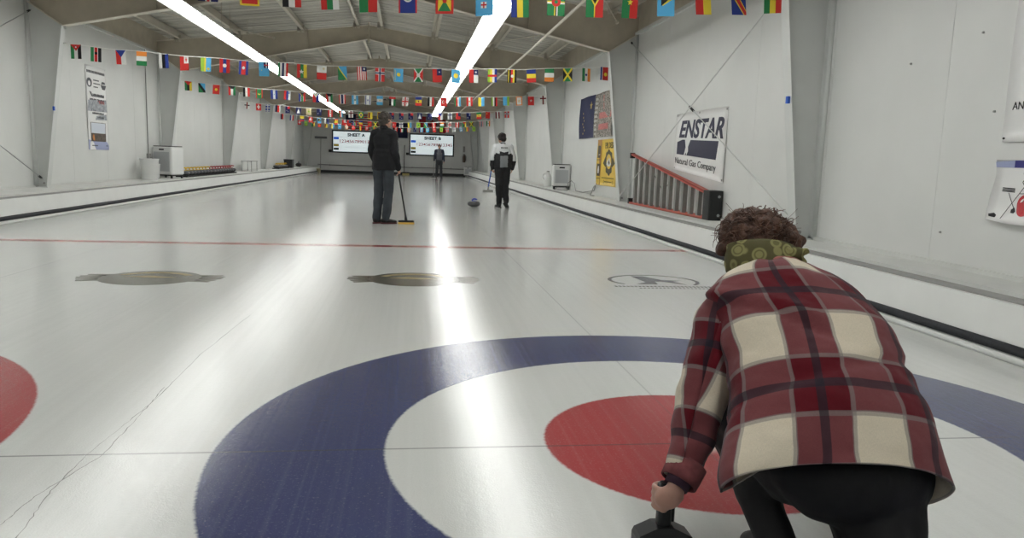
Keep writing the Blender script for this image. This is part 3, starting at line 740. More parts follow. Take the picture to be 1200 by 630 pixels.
for u, v in ((.02, .97), (.5, .97), (.98, .97), (.02, .03), (.98, .03)):
    b = MB(); b.prism([(u + .008 * math.cos(a * PI / 4), v + .016 * math.sin(a * PI / 4)) for a in range(8)], .001, .004, fn); b.build('grommet', M_grey, root)
# navy state flag, graffiti flag
fn = wall_fn(XR, 15.95, 1.65, 14.44, 2.61, 1, .03)
root = empty('wall_flag', (0, 0, 0), 0, 'navy flag with gold stars hung sideways on the white wall above the yellow banner', 'flag')
b = MB(); grid(b, fn); b.build('cloth', mat('navy_flag_cloth', (34, 40, 78), .8, bump=.3, bscale=6), root, fix=False)
b = MB()
star = lambda u, v, r: [(u + r * (1 if a % 2 == 0 else .42) * math.sin(a * PI / 5), v + r * 1.5 * (1 if a % 2 == 0 else .42) * math.cos(a * PI / 5)) for a in range(10)]
b.prism(star(.8, .76, .07), .001, .004, fn)
for u, v in ((.22, .62), (.25, .52), (.3, .44), (.24, .36), (.3, .28), (.36, .2), (.3, .12)): b.prism(star(u, v, .022), .001, .004, fn)
b.build('star', mat('gold_print', (196, 168, 84), .6), root)
fn = wall_fn(XR, 14.42, 1.64, 12.86, 2.60, 1, .03)
def graffiti():
    m = bpy.data.materials.new('patched_print_cloth'); m.use_nodes = True; g = NG(m); bs = g.N['Principled BSDF']
    tc = g.N.new('ShaderNodeTexCoord').outputs['Object']
    v = g.N.new('ShaderNodeTexVoronoi'); v.inputs['Scale'].default_value = 16; g.L.new(tc, v.inputs['Vector'])
    n = g.noise(tc, 30, 4, .7)
    c = g.mix(g.step(v.outputs['Distance'], .25, .4), srgb(66, 62, 58), srgb(176, 170, 160)); c = g.mix(g.step(n, .48, .56), c, srgb(104, 100, 94))
    g.L.new(c, bs.inputs['Base Color']); bs.inputs['Roughness'].default_value = .8; return m
M_graf = graffiti()
root = empty('wall_flag', (0, 0, 0), 0, 'busy grey and pink printed cloth hung beside the navy flag', 'flag')
b = MB(); grid(b, fn); b.build('cloth', M_graf, root, fix=False)
b = MB(); M_pink = mat('pink_print', (196, 122, 118), .8, var=.35, scale=30)
for (u0, v0, u1, v1) in ((.52, .80, .92, .93), (.52, .62, .95, .76), (.26, .42, .96, .56), (.28, .17, .8, .30)):
    b.prism([(u0, v0), (u1, v0), (u1, v1), (u0, v1)], .001, .004, fn)
b.build('print_block', M_pink, root)
b = MB()
for k in range(9): v = .06 + k * .1; b.prism([(.03, v), (.16, v), (.16, v + .05), (.03, v + .05)], .001, .004, fn)
b.build('print_block', mat('pale_print', (190, 190, 184), .8, var=.2, scale=30), root)
# yellow banner
fn = wall_fn(XR, 14.02, .60, 12.36, 1.585, 1, .02)
root = empty('wall_banner', (0, 0, 0), 0, 'yellow vinyl banner with dark round mountain emblem, low on the right wall', 'banner')
b = MB(); grid(b, fn); b.build('sheet', M_vyel, root, fix=False)
b = MB(); fit_text(b, 'EVIL DESIGN', fn, .42, .80, .97, .93, .004, bold=.02); b.build('lettering', M_vbrown, root)
b = MB(); b.prism([(0, 0), (.23, 0), (.23, 1), (0, 1)], .0008, .002, fn); b.build('stripe', M_vgold, root)
b = MB()
for v in (.20, .60): b.prism([(.04, v), (.2, v), (.2, v + .27), (.04, v + .27)], .002, .005, fn)
b.prism([(.02, .55), (.22, .55), (.22, .565), (.02, .565)], .002, .005, fn); b.prism([(.02, .14), (.22, .14), (.22, .155), (.02, .155)], .002, .005, fn)
b.build('picture_panel', M_vbrown, root)
b = MB()
for v in (.26, .66): b.prism([(.10, v), (.15, v), (.16, v + .08), (.14, v + .16), (.11, v + .16), (.09, v + .08)], .005, .007, fn)
b.build('figure', M_vinyl, root)
b = MB(); c = [(.63 + .20 * (1 + .12 * math.cos(8 * a * PI / 16)) * math.cos(a * PI / 16), .50 + .27 * (1 + .06 * math.cos(8 * a * PI / 16)) * math.sin(a * PI / 16)) for a in range(32)]
b.prism(c, .002, .004, fn); b.prism([(.32, .48), (.45, .64), (.45, .40)], .002, .004, fn); b.prism([(.94, .48), (.81, .64), (.81, .40)], .002, .004, fn); b.build('emblem', M_vbrown, root)
b = MB(); b.prism([(.63 + .135 * math.cos(a * PI / 12), .52 + .16 * math.sin(a * PI / 12)) for a in range(24)], .004, .0055, fn); b.build('emblem_field', M_vyel, root)
b = MB(); b.prism([(.50, .46), (.57, .57), (.61, .53), (.66, .61), (.76, .46), (.68, .42), (.58, .42)], .0055, .007, fn); b.build('mountain', M_vinyl, root)
b = MB()
b.prism([(.60, .50), (.66, .56), (.70, .49), (.66, .45)], .007, .008, fn)
for k in range(14): b.prism([(.30 + k * .045, .158), (.33 + k * .045, .158), (.33 + k * .045, .178), (.30 + k * .045, .178)], .002, .004, fn)
for k in range(8): b.prism([(.44 + k * .045, .075), (.47 + k * .045, .075), (.47 + k * .045, .1), (.44 + k * .045, .1)], .002, .004, fn)
for u in (.40, .83): b.prism([(u, .04), (u + .012, .04), (u + .012, .12), (u, .12)], .002, .004, fn)
b.build('small_print', M_vbrown, root)
# tall left poster (left wall: u runs with +y)
fn = wall_fn(XL, 13.63, 1.02, 14.66, 2.685, -1, .01)
root = empty('wall_poster', (0, 0, 0), 0, 'tall narrow white poster with dark photo at its foot on the left wall', 'poster')
b = MB(); grid(b, fn); b.build('sheet', M_vinyl, root, fix=False)
b = MB(); b.prism([(0, 0), (1, 0), (1, .055), (.9, .10), (.0, .12)], .0008, .002, fn); b.build('foot_band', M_lav, root)
b = MB(); b.prism([(.12, .10), (.86, .10), (.86, .33), (.12, .33)], .002, .004, fn); b.build('photo', M_photo, root)
b = MB(); b.prism([(.14, .20), (.84, .20), (.84, .325), (.14, .325)], .004, .005, fn); b.build('photo_sky', M_lightprint, root)
b = MB()
for u, w, h in ((.2, .05, .09), (.3, .07, .12), (.42, .04, .06), (.52, .08, .11), (.66, .06, .13), (.77, .05, .07)): b.prism([(u, .2), (u + w, .2), (u + w * .8, .2 + h), (u + w * .5, .2 + h * 1.05), (u + w * .2, .2 + h)], .005, .006, fn)
b.build('photo_figures', M_vbrown, root)
b = MB(); b.prism([(.2, .12), (.28, .11), (.3, .16), (.24, .19), (.19, .16)], .005, .006, fn); b.prism([(.7, .11), (.8, .12), (.78, .15), (.7, .15)], .005, .006, fn); b.build('photo_light', M_orange, root)
b = MB()
for (a0, b0, c0, d0) in ((.02, .46, .98, .62), (.4, .36, .95, .44)): b.prism([(a0, b0), (c0, b0 + .01), (c0 - .03, d0), (a0 + .05, d0 - .03)], .001, .003, fn)
b.build('picture_block', M_gprint, root)
b = MB()
b.prism([(.16 + .13 * math.cos(a * PI / 10), .80 + .055 * math.sin(a * PI / 10)) for a in range(20)], .002, .004, fn)
b.prism([(.84 + .14 * math.cos(a * PI / 3), .79 + .055 * math.sin(a * PI / 3)) for a in range(6)], .002, .004, fn)
for k in range(17): b.prism([(.06 + k * .052, .915), (.095 + k * .052, .915), (.10 + k * .052, .945), (.065 + k * .052, .945)], .002, .004, fn)
for v, n in ((.83, 5), (.79, 6), (.75, 4)):
    for k in range(n): b.prism([(.36 + k * .052, v), (.40 + k * .052, v), (.40 + k * .052, v + .014), (.36 + k * .052, v + .014)], .002, .004, fn)
b.prism([(.14, .70), (.25, .64), (.30, .64), (.24, .69)], .002, .004, fn)
for v, a0, n, h in ((.64, .30, 11, .035), (.565, .15, 14, .05), (.43, .25, 11, .022), (.385, .5, 6, .018), (.045, .15, 16, .012)):
    for k in range(n): b.prism([(a0 + k * .05, v), (a0 + .038 + k * .05, v), (a0 + .038 + k * .05, v + h * (1 if k % 3 else .7)), (a0 + k * .05, v + h)], .003, .005, fn)
b.build('print', mat('charcoal_print', (66, 68, 74), .5), root)
b = MB(); b.prism([(.16 + .06 * math.cos(a * PI / 10), .79 + .03 * math.sin(a * PI / 10)) for a in range(20)], .004, .005, fn); b.prism([(.72, .795), (.96, .80), (.96, .81), (.72, .805)], .004, .005, fn); b.build('logo_field', M_vinyl, root)
b = MB()
for k in range(6): b.prism([(.45 + k * .07, .56), (.48 + k * .07, .56), (.48 + k * .07, .60), (.45 + k * .07, .60)], .0052, .006, fn)
b.build('print_accent', M_pink, root)
# right wall: large white banner and the curling diagram sheet
fn = wall_fn(XR, 2.215, 1.31, .55, 2.62, 1, .012)
root = empty('wall_banner', (0, 0, 0), 0, 'large white vinyl banner cut by the right edge, above the curling diagram', 'banner')
b = MB(); grid(b, fn); b.build('sheet', M_vinyl, root, fix=False)
b = MB(); fit_text(b, 'AN', fn, .040, .168, .098, .208, .003); b.build('lettering', M_text, root)
b = MB(); b.prism([(.01 + .006 * math.cos(a * PI / 4), .02 + .006 * math.sin(a * PI / 4)) for a in range(8)], .001, .006, fn); b.build('grommet', M_black, root)
y0, y1, z0, z1 = 2.235, .9, .765, 1.185
def fn(u, v, t):
    curl = .03 * max(0, .25 - v) * 4 * (1 + .5 * math.sin(u * 9)) + .02 * max(0, .08 - u) * 12
    return (XR - .006 - t - curl, y0 + (y1 - y0) * u + .02 * math.sin(v * 6) * max(0, .1 - u) * 10, z0 + (z1 - z0) * v - .02 * math.sin(u * 8) * (1 - v))
root = empty('wall_poster', (0, 0, 0), 0, 'white curling diagram sheet with navy top band curling off the right wall', 'poster')
b = MB(); grid(b, fn, 20, 12); b.build('sheet', M_vinyl, root, fix=False)
b = MB()
for k in range(12): b.prism([(.12 + k * .07, .88), (.19 + k * .07, .88), (.19 + k * .07, .995), (.12 + k * .07, .995)], .0012, .004, fn)
b.build('header_band', mat('navy_header_print', (44, 44, 120), .4), root)
b = MB(); b.prism([(0, .88), (.12, .88), (.12, .995), (0, .97)], .0012, .004, fn); b.build('header_patch', M_lav, root)
def rr(u, v, r0, r1, bb, t0, t1, n=28):
    k = .42 / 1.4
    o = [(u + r1 * k * math.cos(a * 2 * PI / n), v + r1 * math.sin(a * 2 * PI / n)) for a in range(n)]
    bb.prism(o, t0, t1, fn)
cu, cv = .215, .30
for r1, m_, t0 in ((.17, M_vred, .001), (.115, M_vinyl, .003), (.075, M_ink, .004), (.03, M_vinyl, .005)):
    b = MB(); rr(cu, cv, 0, r1, b, t0, t0 + .0012); b.build('ring', m_, root)
b = MB()
def seg(p, q, w=.004):
    d = Vector((q[0] - p[0], (q[1] - p[1]) * .3)); n = Vector((-d.y, d.x)).normalized() * w; n = (n.x, n.y / .3)
    b.prism([(p[0] + n[0], p[1] + n[1]), (q[0] + n[0], q[1] + n[1]), (q[0] - n[0], q[1] - n[1]), (p[0] - n[0], p[1] - n[1])], .0012, .003, fn)
for p, q in (((.09, .06), (.25, .78)), ((.17, .48), (.60, .48)), ((.10, .48), (.145, .25)), ((.20, .60), (.185, .66)), ((.185, .66), (.2, .72))): seg(p, q, .0015)
for k in range(3): seg((.06, .5 + k * .025), (.14, .5 + k * .025), .0022)
for k in range(3): b.prism([(.185 + k * .03, .78), (.198 + k * .03, .78), (.198 + k * .03, .83), (.185 + k * .03, .83)], .0012, .003, fn)
b.prism([(.14, .17), (.16, .17), (.165, .2), (.15, .26), (.135, .22)], .0012, .004, fn)
b.prism([(.02, .06), (.055, .06), (.06, .10), (.045, .13), (.015, .1)], .0012, .004, fn); b.prism([(.27, .02), (.30, .02), (.30, .035), (.27, .035)], .0012, .003, fn)
b.build('drawing', M_text, root)
# blue tape on column flanges
M_tape = mat('blue_painters_tape', (42, 92, 190), .6)
for x, z, y, s, lab in ((2.625, 1.76, 4.61, 1, 'small blue tape tab on the flange of the nearest right column'), (-7.15, 1.70, 11.34, -1, 'small blue tape tab on the column left of the tall poster')):
    root = empty('tape_tab', (x, y, z), 0, lab, 'tape'); b = MB(); b.box(-.022 - .01 * s, -.012, -.035, .004 - .008 * s, .03, .035); b.build('strip', M_tape, root)
# bolt heads in the right-hand wall liner
for y, z in ((3.33, 1.98), (2.53, 2.11), (2.33, 1.53), (2.75, .62)):
    root = empty('wall_screw', (XR, y, z), 0, 'small dark screw head in the plain wall panel beside the white banner', 'screw', 'screw heads in the wall panel'); b = MB(); b.tube([(0, 0, 0), (-.012, 0, 0)], .009, 6); b.build('head', M_grey, root)

# ================================================================ BACK WALL
YB = Y1
M_glow = mat('lit_screen_panel', (222, 234, 236), .4, emit=.62)
def fnb(x0, z0, x1, z1, y):
    return lambda u, v, t: (x0 + (x1 - x0) * u, y - t, z0 + (z1 - z0) * v)
def scoreboard(x0, x1, z0, z1, title, digits, label):
    root = empty('scoreboard_screen', (0, 0, 0), 0, label, 'scoreboard')
    b = MB(); b.box(x0, YB - .10, z0, x1, YB, z1); b.build('frame', M_black, root)
    b = MB(); b.box(x0 + .08, YB - .112, z0 + .08, x1 - .08, YB - .10, z1 - .08); b.build('panel', M_glow, root)
    fn = fnb(x0 + .08, z0 + .08, x1 - .08, z1 - .08, YB - .112)
    b = MB(); fit_text(b, title, fn, .32, .76, .72, .93, .006, bold=.045); b.build('lettering', M_text, root)
    b = MB(); fit_text(b, digits, fn, .15, .44, .985, .60, .006, bold=.012); b.build('numbers', mat('dark_red_digits', (150, 26, 44), .6, emit=.25), root)
    for v0, v1, m_, n in ((.60, .72, mat('blue_team_swatch', (20, 84, 200), .5, emit=.5), 'team_swatch'), (.25, .37, mat('olive_team_swatch', (126, 110, 30), .5, emit=.5), 'team_swatch'), (.07, .18, M_black, 'team_swatch')):
        b = MB(); b.prism([(.01, v0), (.125, v0), (.125, v1), (.01, v1)], .001, .006, fn); b.build(n, m_, root)
    b = MB()
    for v in (.215, .70): b.prism([(.15, v), (.98, v), (.98, v + .006), (.15, v + .006)], .001, .004, fn)
    b.build('rule', M_grey, root)
    b = MB(); b.box(x0 - .19, YB - .2, z0 + .02, x0 - .01, YB, z0 + .17); b.build('side_box', M_black, root)
scoreboard(-5.86, -3.05, 1.21, 2.57, 'SHEET A', '123456789012345', 'lit scoreboard screen reading SHEET A, half hidden by the man in black')
scoreboard(-1.20, 1.56, 1.18, 2.53, 'SHEET B', '123456789012345', 'lit scoreboard screen reading SHEET B behind the far curler')
# large flags above the scoreboards
def hang(name, x0, x1, z0, z1, label, ops, base):
    root = empty(name, (0, 0, 0), 0, label, 'flag'); y = YB - .03
    fn = lambda u, v, t: (x0 + (x1 - x0) * u, y - t - .015 * math.sin(u * 16), z0 + (z1 - z0) * v)
    b = MB(); grid(b, fn, 24, 4); b.build('cloth', base, root, fix=False)
    for k, (poly, m_) in enumerate(ops):
        b = MB(); us = [p[0] for p in poly]; b.prism(poly, .012 + .004 * k, .016 + .004 * k, lambda u, v, t: (x0 + (x1 - x0) * u, y - t, z0 + (z1 - z0) * v)); b.build('print' if k < len(ops) - 1 or len(ops) < 5 else 'canton', m_, root)
rc = lambda a, b_, c, d: [(a, b_), (c, b_), (c, d), (a, d)]
M_dred = mat('deep_red_cloth', (150, 24, 34), .8); M_dnavy = mat('deep_navy_cloth', (22, 26, 60), .8); M_cwhite = mat('flag_white_cloth', (200, 200, 198), .8)
hang('wall_flag', -5.05, -3.58, 2.66, 3.55, 'large red and white striped flag with navy canton above the SHEET A screen', [(rc(0, 1 - (i + 1) / 13, 1, 1 - i / 13), M_dred) for i in range(0, 13, 2)] + [(rc(0, .46, .42, 1), M_dnavy)], M_cwhite)
hang('wall_flag', -3.50, -2.72, 2.72, 3.50, 'beige flag with a round brown seal behind the head of the man in black', [([(.45 + .2 * math.cos(a * PI / 8), .4 + .24 * math.sin(a * PI / 8)) for a in range(16)], mat('brown_seal_print', (120, 84, 62), .8)), (rc(.8, .45, 1, 1), FM['y'])], mat('beige_flag_cloth', (150, 142, 122), .8))
hang('wall_flag', -2.20, -1.30, 2.22, 3.14, 'dark navy flag hung low between the two scoreboards', [([(.55 + .08 * (1 if a % 2 == 0 else .4) * math.sin(a * PI / 5), .8 + .08 * (1 if a % 2 == 0 else .4) * math.cos(a * PI / 5)) for a in range(10)], FM['y'])], M_dnavy)
leaf = [(.5, .82), (.46, .7), (.42, .72), (.43, .58), (.38, .64), (.36, .6), (.31, .62), (.33, .52), (.30, .5), (.40, .40), (.39, .36), (.49, .38), (.49, .24), (.51, .24), (.51, .38), (.61, .36), (.60, .40), (.70, .5), (.67, .52), (.69, .62), (.64, .6), (.62, .64), (.57, .58), (.58, .72), (.54, .7)]
hang('wall_flag', -.62, 1.02, 2.60, 3.58, 'large red and white maple leaf flag above the SHEET B screen', [(rc(0, 0, .25, 1), M_dred), (rc(.75, 0, 1, 1), M_dred), (leaf, M_dred)], mat('dim_light_white_cloth', (150, 150, 148), .8))  # white cloth greyed in its colour for the dim light at the back wall
# rubber base strip and pipe on the back wall
b = MB(); b.box(XL + .9, YB - .5, 0, XR - .75, YB, .14); struct(b.build('baseboard_back', M_black))
root = empty('wall_pipe', (0, 0, 0), 0, 'thin dark pipe running along the foot of the scoreboard wall', 'pipe')
b = MB(); b.tube([(XL + .8, YB - .06, .47), (-4, YB - .06, .44), (0, YB - .06, .45), (XR - .8, YB - .06, .42)], .028, 8); b.build('pipe', M_grey, root)
for x in (-6, -3.5, -1, 1.4):
    b = MB(); b.box(x - .02, YB - .05, .40, x + .02, YB, .5); b.build('bracket', M_grey, root)
# scraper leaning head-up, far broom, boxes, extinguisher, heater, bag
root = empty('ice_scraper', (-6.52, YB - .35, 0), 0, 'long handled grey ice scraper leaning head up left of the SHEET A screen', 'scraper')
b = MB(); b.tube([(0, 0, 0.0), (.0, .28, 2.06)], .018, 8); b.build('handle', M_grey, root)
b = MB(); b.box(-.36, .24, 2.02, .36, .31, 2.15); b.build('blade', mat('dull_grey_metal', (104, 106, 106), .5, .4), root)
M_bristle = mat('straw_bristles', (176, 158, 96), .9, var=.3, scale=50)
root = empty('push_broom', (-1.5, YB - .42, 0), 0, 'black long handled broom leaning on the wall between the scoreboards', 'broom')
b = MB(); b.tube([(0, -.10, .12), (.02, .30, 1.80)], .02, 8); b.build('handle', M_black, root)
b = MB(); b.box(-.1, -.3, .09, .34, -.14, .17); b.build('head', M_black, root)
b = MB(); b.box(-.09, -.29, 0, .33, -.15, .09); b.build('bristles', M_bristle, root)
for k, (x, lab) in enumerate(((-7.05, 'tan bin at the far left corner, nearer the wall'), (-6.62, 'tan bin at the far left corner, nearer the scraper'))):
    root = empty('storage_bin', (x, 43.9, 0), 0, lab, 'bin'); b = MB(); b.rbox(-.2, -.25, 0, .2, .25, .2, .04); b.build('body', mat('tan_plastic', (140, 132, 100), .6, var=.2, scale=9), root)
    b = MB(); b.rbox(-.215, -.265, .2, .215, .265, .25, .04); b.build('lid', mat('pale_lid', (182, 178, 150), .6), root)
root = empty('fire_extinguisher', (2.2, YB - .11, .86), 0, 'wall hung extinguisher to the right of the SHEET B screen', 'fire extinguisher')
b = MB(); b.lathe([(.001, 0), (.08, 0), (.085, .03), (.085, .34), (.06, .40), (.03, .42), (.03, .45)], 16); b.build('cylinder', mat('dark_bronze_cylinder', (96, 78, 66), .4, .3), root)
b = MB(); b.box(-.06, -.02, .45, .06, .02, .5); b.build('valve', M_black, root)
b = MB(); b.tube([(.05, 0, .45), (.12, 0, .36), (.10, 0, .1)], .012, 6); b.build('hose', M_black, root)
root = empty('wall_box', (2.2, YB, 1.5), 0, 'narrow pale box on the wall above the extinguisher', 'box'); b = MB(); b.rbox(-.06, -.07, -.02, .06, 0, .35, .02); b.build('body', M_grey, root)
root = empty('gear_bag', (2.8, YB - .8, 0), 0, 'black gear bag on the floor at the far right corner', 'bag')
b = MB(); b.ell((0, 0, .14), (.26, .3, .14)); remesh(b, 'body', M_black, root, .02, 3, .02, 5); b = MB(); b.tube([(-.12, 0, .24), (-.06, 0, .36), (.06, 0, .36), (.12, 0, .24)], .014, 6); b.build('strap', M_black, root)

# ================================================================ THINGS ON THE LEDGES
M_grille = mat('silver_grille', (186, 188, 190), .5, .1)
def dehumidifier(x, y, z, rz, w, d, h, label):
    root = empty('dehumidifier', (x, y, z), rz, label, 'dehumidifier')
    f = .09
    b = MB(); b.rbox(-w / 2, -d / 2, f, w / 2, d / 2, h - .02, .05, 5); b.build('casing', M_white, root)
    b = MB(); b.rbox(-w / 2 + .015, -d / 2 + .015, h - .02, w / 2 - .015, d / 2 - .015, h, .05, 5); b.build('top_cover', M_black, root)
    b = MB(); n = 22
    for i in range(n):
        zz = f + .09 + i * (h - f - .24) / n; b.box(-w / 2 + .07, -d / 2 - .010, zz, w / 2 - .07, -d / 2 + .01, zz + (h - f - .24) / n * .55)
    b.box(-w / 2 + .06, -d / 2 - .004, f + .08, w / 2 - .06, -d / 2 + .01, h - .15); b.build('grille', M_grille, root)
    b = MB(); b.rbox(-.07, -d / 2 - .006, h - .11, .07, -d / 2 + .01, h - .075, .004); b.build('handle_slot', M_black, root)
    b = MB(); b.rbox(-w / 2 + .02, -d / 2 + .02, f - .03, w / 2 - .02, d / 2 - .02, f, .02); b.build('base_tray', M_black, root)
    for sx in (-1, 1):
        for sy in (-1, 1):
            b = MB(); b.box(sx * (w / 2 - .05) - .02, sy * (d / 2 - .05) - .02, 0, sx * (w / 2 - .05) + .02, sy * (d / 2 - .05) + .02, f); b.build('foot', M_black, root)
    return root
dehumidifier(-7.17, 17.55, ZL, -.35, .56, .50, .80, 'white dehumidifier with grey grille on the left ledge beside the white tub')
dehumidifier(2.80, 17.0, ZL, -.12, .46, .40, .66, 'white dehumidifier on the right ledge below the navy wall flag')
dehumidifier(2.36, 43.9, 0, 0, .46, .36, .62, 'pale heater standing on the floor in the far right corner')
root = empty('trash_tub', (-7.18, 16.15, ZL), 0, 'tall white plastic tub on the left ledge beside the dehumidifier', 'tub')
b = MB(); b.lathe([(.001, 0), (.17, 0), (.175, .01), (.205, .46), (.215, .47), (.215, .49), (.195, .49), (.165, .03), (.001, .03)], 28); b.build('body', M_white, root)
root = empty('bucket', (-7.28, 16.75, ZL), 0, 'small white bucket between the tall tub and the dehumidifier', 'bucket')
b = MB(); b.lathe([(.001, 0), (.13, 0), (.15, .34), (.16, .35), (.15, .36), (.14, .35), (.12, .02), (.001, .02)], 24); b.build('body', M_white, root)
b = MB(); b.tube([(.15 * math.cos(a * PI / 10), 0, .34 + .12 * math.sin(a * PI / 10)) for a in range(11)], .004, 5); b.build('bail', M_chrome, root)
root = empty('electrical_conduit', (XL + .03, 17.08, 0), 0, 'thin vertical conduit with a small outlet box above the white tub', 'conduit')
b = MB(); b.tube([(0, 0, .95), (0, 0, 3.44)], .012, 6); b.build('pipe', M_grey, root)
b = MB(); b.rbox(-.03, -.05, .8, .05, .05, .96, .01); b.build('outlet_box', M_grey, root)
b = MB(); b.tube([(.05, .0, .86), (.10, .0, .85), (.12, .02, .6), (.12, .03, .37)], .008, 6); b.build('cord', M_black, root)
root = empty('water_jug', (2.80, 18.95, ZL), 0, 'white plastic jug on the right ledge behind the dehumidifier', 'jug')
b = MB(); b.lathe([(.001, 0), (.10, 0), (.11, .02), (.11, .28), (.09, .34), (.04, .38), (.035, .42)], 20); b.build('body', M_white, root)
b = MB(); b.lathe([(.001, .42), (.04, .42), (.04, .45), (.001, .45)], 14); b.build('cap', M_grey, root)
b = MB(); b.tube([(-.03, 0, .38), (-.13, 0, .36), (-.16, 0, .28), (-.1, 0, .2)], .014, 8); b.build('handle', M_white, root)
root = empty('power_cord', (2.8, 16, ZL), 0, 'grey cord trailing along the right ledge under the yellow banner', 'cord')
b = MB(); b.tube([(-.14, .8, .06), (-.24, .55, .012), (-.2, .2, .01), (-.05, -.1, .012), (.0, .1, .2), (.06, 0, .26), (.1, -.2, .2), (.12, -.3, .02), (.16, -.9, .012), (.19, -1.9, .1), (.19, -2.0, .22), (.12, -2.15, .2), (.04, -2.25, .06), (.0, -2.3, .012), (.02, -2.6, .012)], .011, 6); b.build('cable', M_grey, root)
# ladder on its side
def ladder():
    root = empty('step_ladder', (2.915, 7.06, ZL), 0, 'red fibreglass step ladder lying on its side under the gas company banner', 'ladder')
    Mr = mat('red_fibreglass', (196, 92, 78), .5, var=.08, scale=12); L = 3.74
    top = lambda y: .40 + (.93 - .40) * y / L
    def rail(x, za, zb, y0=.12, w=.075, nm='rail', m_=Mr):
        b = MB(); t = .012
        vs = []
        for y, z in ((y0, za), (L, zb)): vs += [(x - w / 2, y, z), (x + w / 2, y, z), (x + w / 2, y, z + t), (x + w / 2 - .0, y, z + t), (x - w / 2, y, z + t)]
        def q(z0, z1, zz0, zz1, xa, xb): b.add([(xa, y0, z0), (xb, y0, z0), (xb, y0, z1), (xa, y0, z1), (xa, L, zz0), (xb, L, zz0), (xb, L, zz1), (xa, L, zz1)], [(0, 1, 2, 3), (7, 6, 5, 4), (0, 4, 5, 1), (1, 5, 6, 2), (2, 6, 7, 3), (3, 7, 4, 0)])
        q(za, za + .012, zb, zb + .012, x - w / 2, x + w / 2)
        sg = -1 if za > .2 else 1; o = -.024 if sg < 0 else 0
        q(za + o, za + o + .036, zb + o, zb + o + .036, x - w / 2, x - w / 2 + .008); q(za + o, za + o + .036, zb + o, zb + o + .036, x + w / 2 - .008, x + w / 2)
        return b.build(nm, m_, root)
    rail(-.05, 0, 0, w=.06); rail(-.05, .37, .90, w=.06)
    rail(.05, 0.0, 0.0, .2, .04, 'rear_rail'); rail(.05, .36, .86, .2, .04, 'rear_rail')
    Ms = mat('dull_aluminium_step', (150, 150, 145), .45, .55, var=.1)
    for k in range(11):
        y = .40 + k * .305; b = MB(); b.box(-.078, y - .04, .012, -.022, y + .04, .37 + (.53) * (y - .12) / (L - .12)); b.build('step', Ms, root)
    for k in range(7):
        y = .70 + k * .47; b = MB(); b.tube([(.05, y, .012), (.05, y, .36 + .5 * (y - .2) / (L - .2))], .014, 8); b.build('rear_brace', Ms, root)
    b = MB(); b.rbox(-.095, -.08, 0, .095, .16, .40, .02); b.build('cap', M_black, root)
    b = MB()
    for z in (.07, .32): b.lathe([(.001, 0), (.02, 0), (.02, .01)], 12, (0, 0, 0)); 
    b.v = []; b.f = []; b.mi = []; b.sm = []
    for z in (.07, .32):
        b.tube([(.04, -.086, z), (.04, -.078, z)], .02, 10)
    b.build('rivet', M_chrome, root)
    for z in (0, .82):
        b = MB(); b.box(-.085, L - .02, z + .0, -.01, L + .05, z + .1); b.build('foot', M_black, root)
    b = MB(); b.tube([(-.0, 1.7, .5), (-.0, 2.1, .30), (0, 2.6, .55)], .008, 6); b.build('spreader', M_grey, root)
ladder()
# curling stones
M_gran = mat('speckled_granite', (66, 67, 69), .35, var=.35, scale=180); M_band = mat('rough_granite_band', (82, 82, 84), .7, var=.3, scale=200)
HM = {'yellow': mat('yellow_handle_plastic', (222, 182, 34), .4), 'red': mat('red_handle_plastic', (168, 30, 36), .4), 'blue': mat('blue_handle_plastic', (40, 60, 170), .35)}
def stone(x, y, z, rz, colr, label, group=None):
    root = empty('curling_stone', (x, y, z), rz, label, 'curling stone', group)
    b = MB(); b.lathe([(.001, .004), (.06, 0), (.065, .002), (.105, .012), (.136, .034), (.144, .052)], 28); b.lathe([(.144, .080), (.139, .098), (.118, .116), (.075, .126), (.001, .128)], 28); b.build('body', M_gran, root)
    b = MB(); b.lathe([(.143, .050), (.1465, .055), (.1465, .077), (.143, .082)], 28); b.build('striking_band', M_band, root)
    zt = .012 if group else -.012
    b = MB(); b.lathe([(.001, .127), (.052, .127), (.054, .134), (.04, .139), (.001, .140)], 20)
    b.tube([(.0, .035, .132), (0, .042, .160 + zt), (0, .03, .182 + zt), (0, -.01, .190 + zt), (0, -.05, .186 + zt), (0, -.085, .180 + zt)], [.016, .016, .017, .018, .017, .012], 10); b.build('handle', HM[colr], root)
    return root
M_shade_strip = mat('shade_strip_black', (34, 33, 33), .8)  # black strip stands in for the shade under the stones and lifts them slightly
for y0_, y1_, lab in ((18.40, 24.2, 'low dark strip standing in for the shade under the yellow and red handled stones'), (32.7, 35.6, 'low dark strip standing in for the shade under the far row of stones')):
    root = empty('stone_shade_strip', (-7.10, y0_, ZL), 0, lab, 'shade strip'); b = MB(); b.box(-.15, 0, 0, .15, y1_ - y0_, .04); b.build('board', M_shade_strip, root)
for k in range(17):
    colr = 'yellow' if k < 8 else 'red'; y = 18.62 + k * .335 + (0.0 if k < 8 else .12)
    n = ('first', 'second', 'third', 'fourth', 'fifth', 'sixth', 'seventh', 'eighth', 'ninth')[k if k < 8 else k - 8]
    stone(-7.10, y, ZL + .04, PI / 2 + rnd.uniform(-.1, .1), colr, '%s handled curling stone on the left ledge, %s of its colour from the dehumidifier' % (colr, n), '%s handled stones lined up on the left ledge' % colr)
for k in range(8):
    y = 32.9 + k * .335
    stone(-7.10, y, ZL + .04, PI / 2, 'yellow', 'yellow handled curling stone in the far row on the left ledge', 'far row of yellow handled stones')
stone(.318, 14.62, 0, .9, 'blue', 'grey granite curling stone with blue handle sliding beside the white jacketed curler')
root = empty('folding_stand', (-7.15, 27.3, ZL), 0, 'small thin legged metal stand on the left ledge beyond the red handled stones', 'stand')
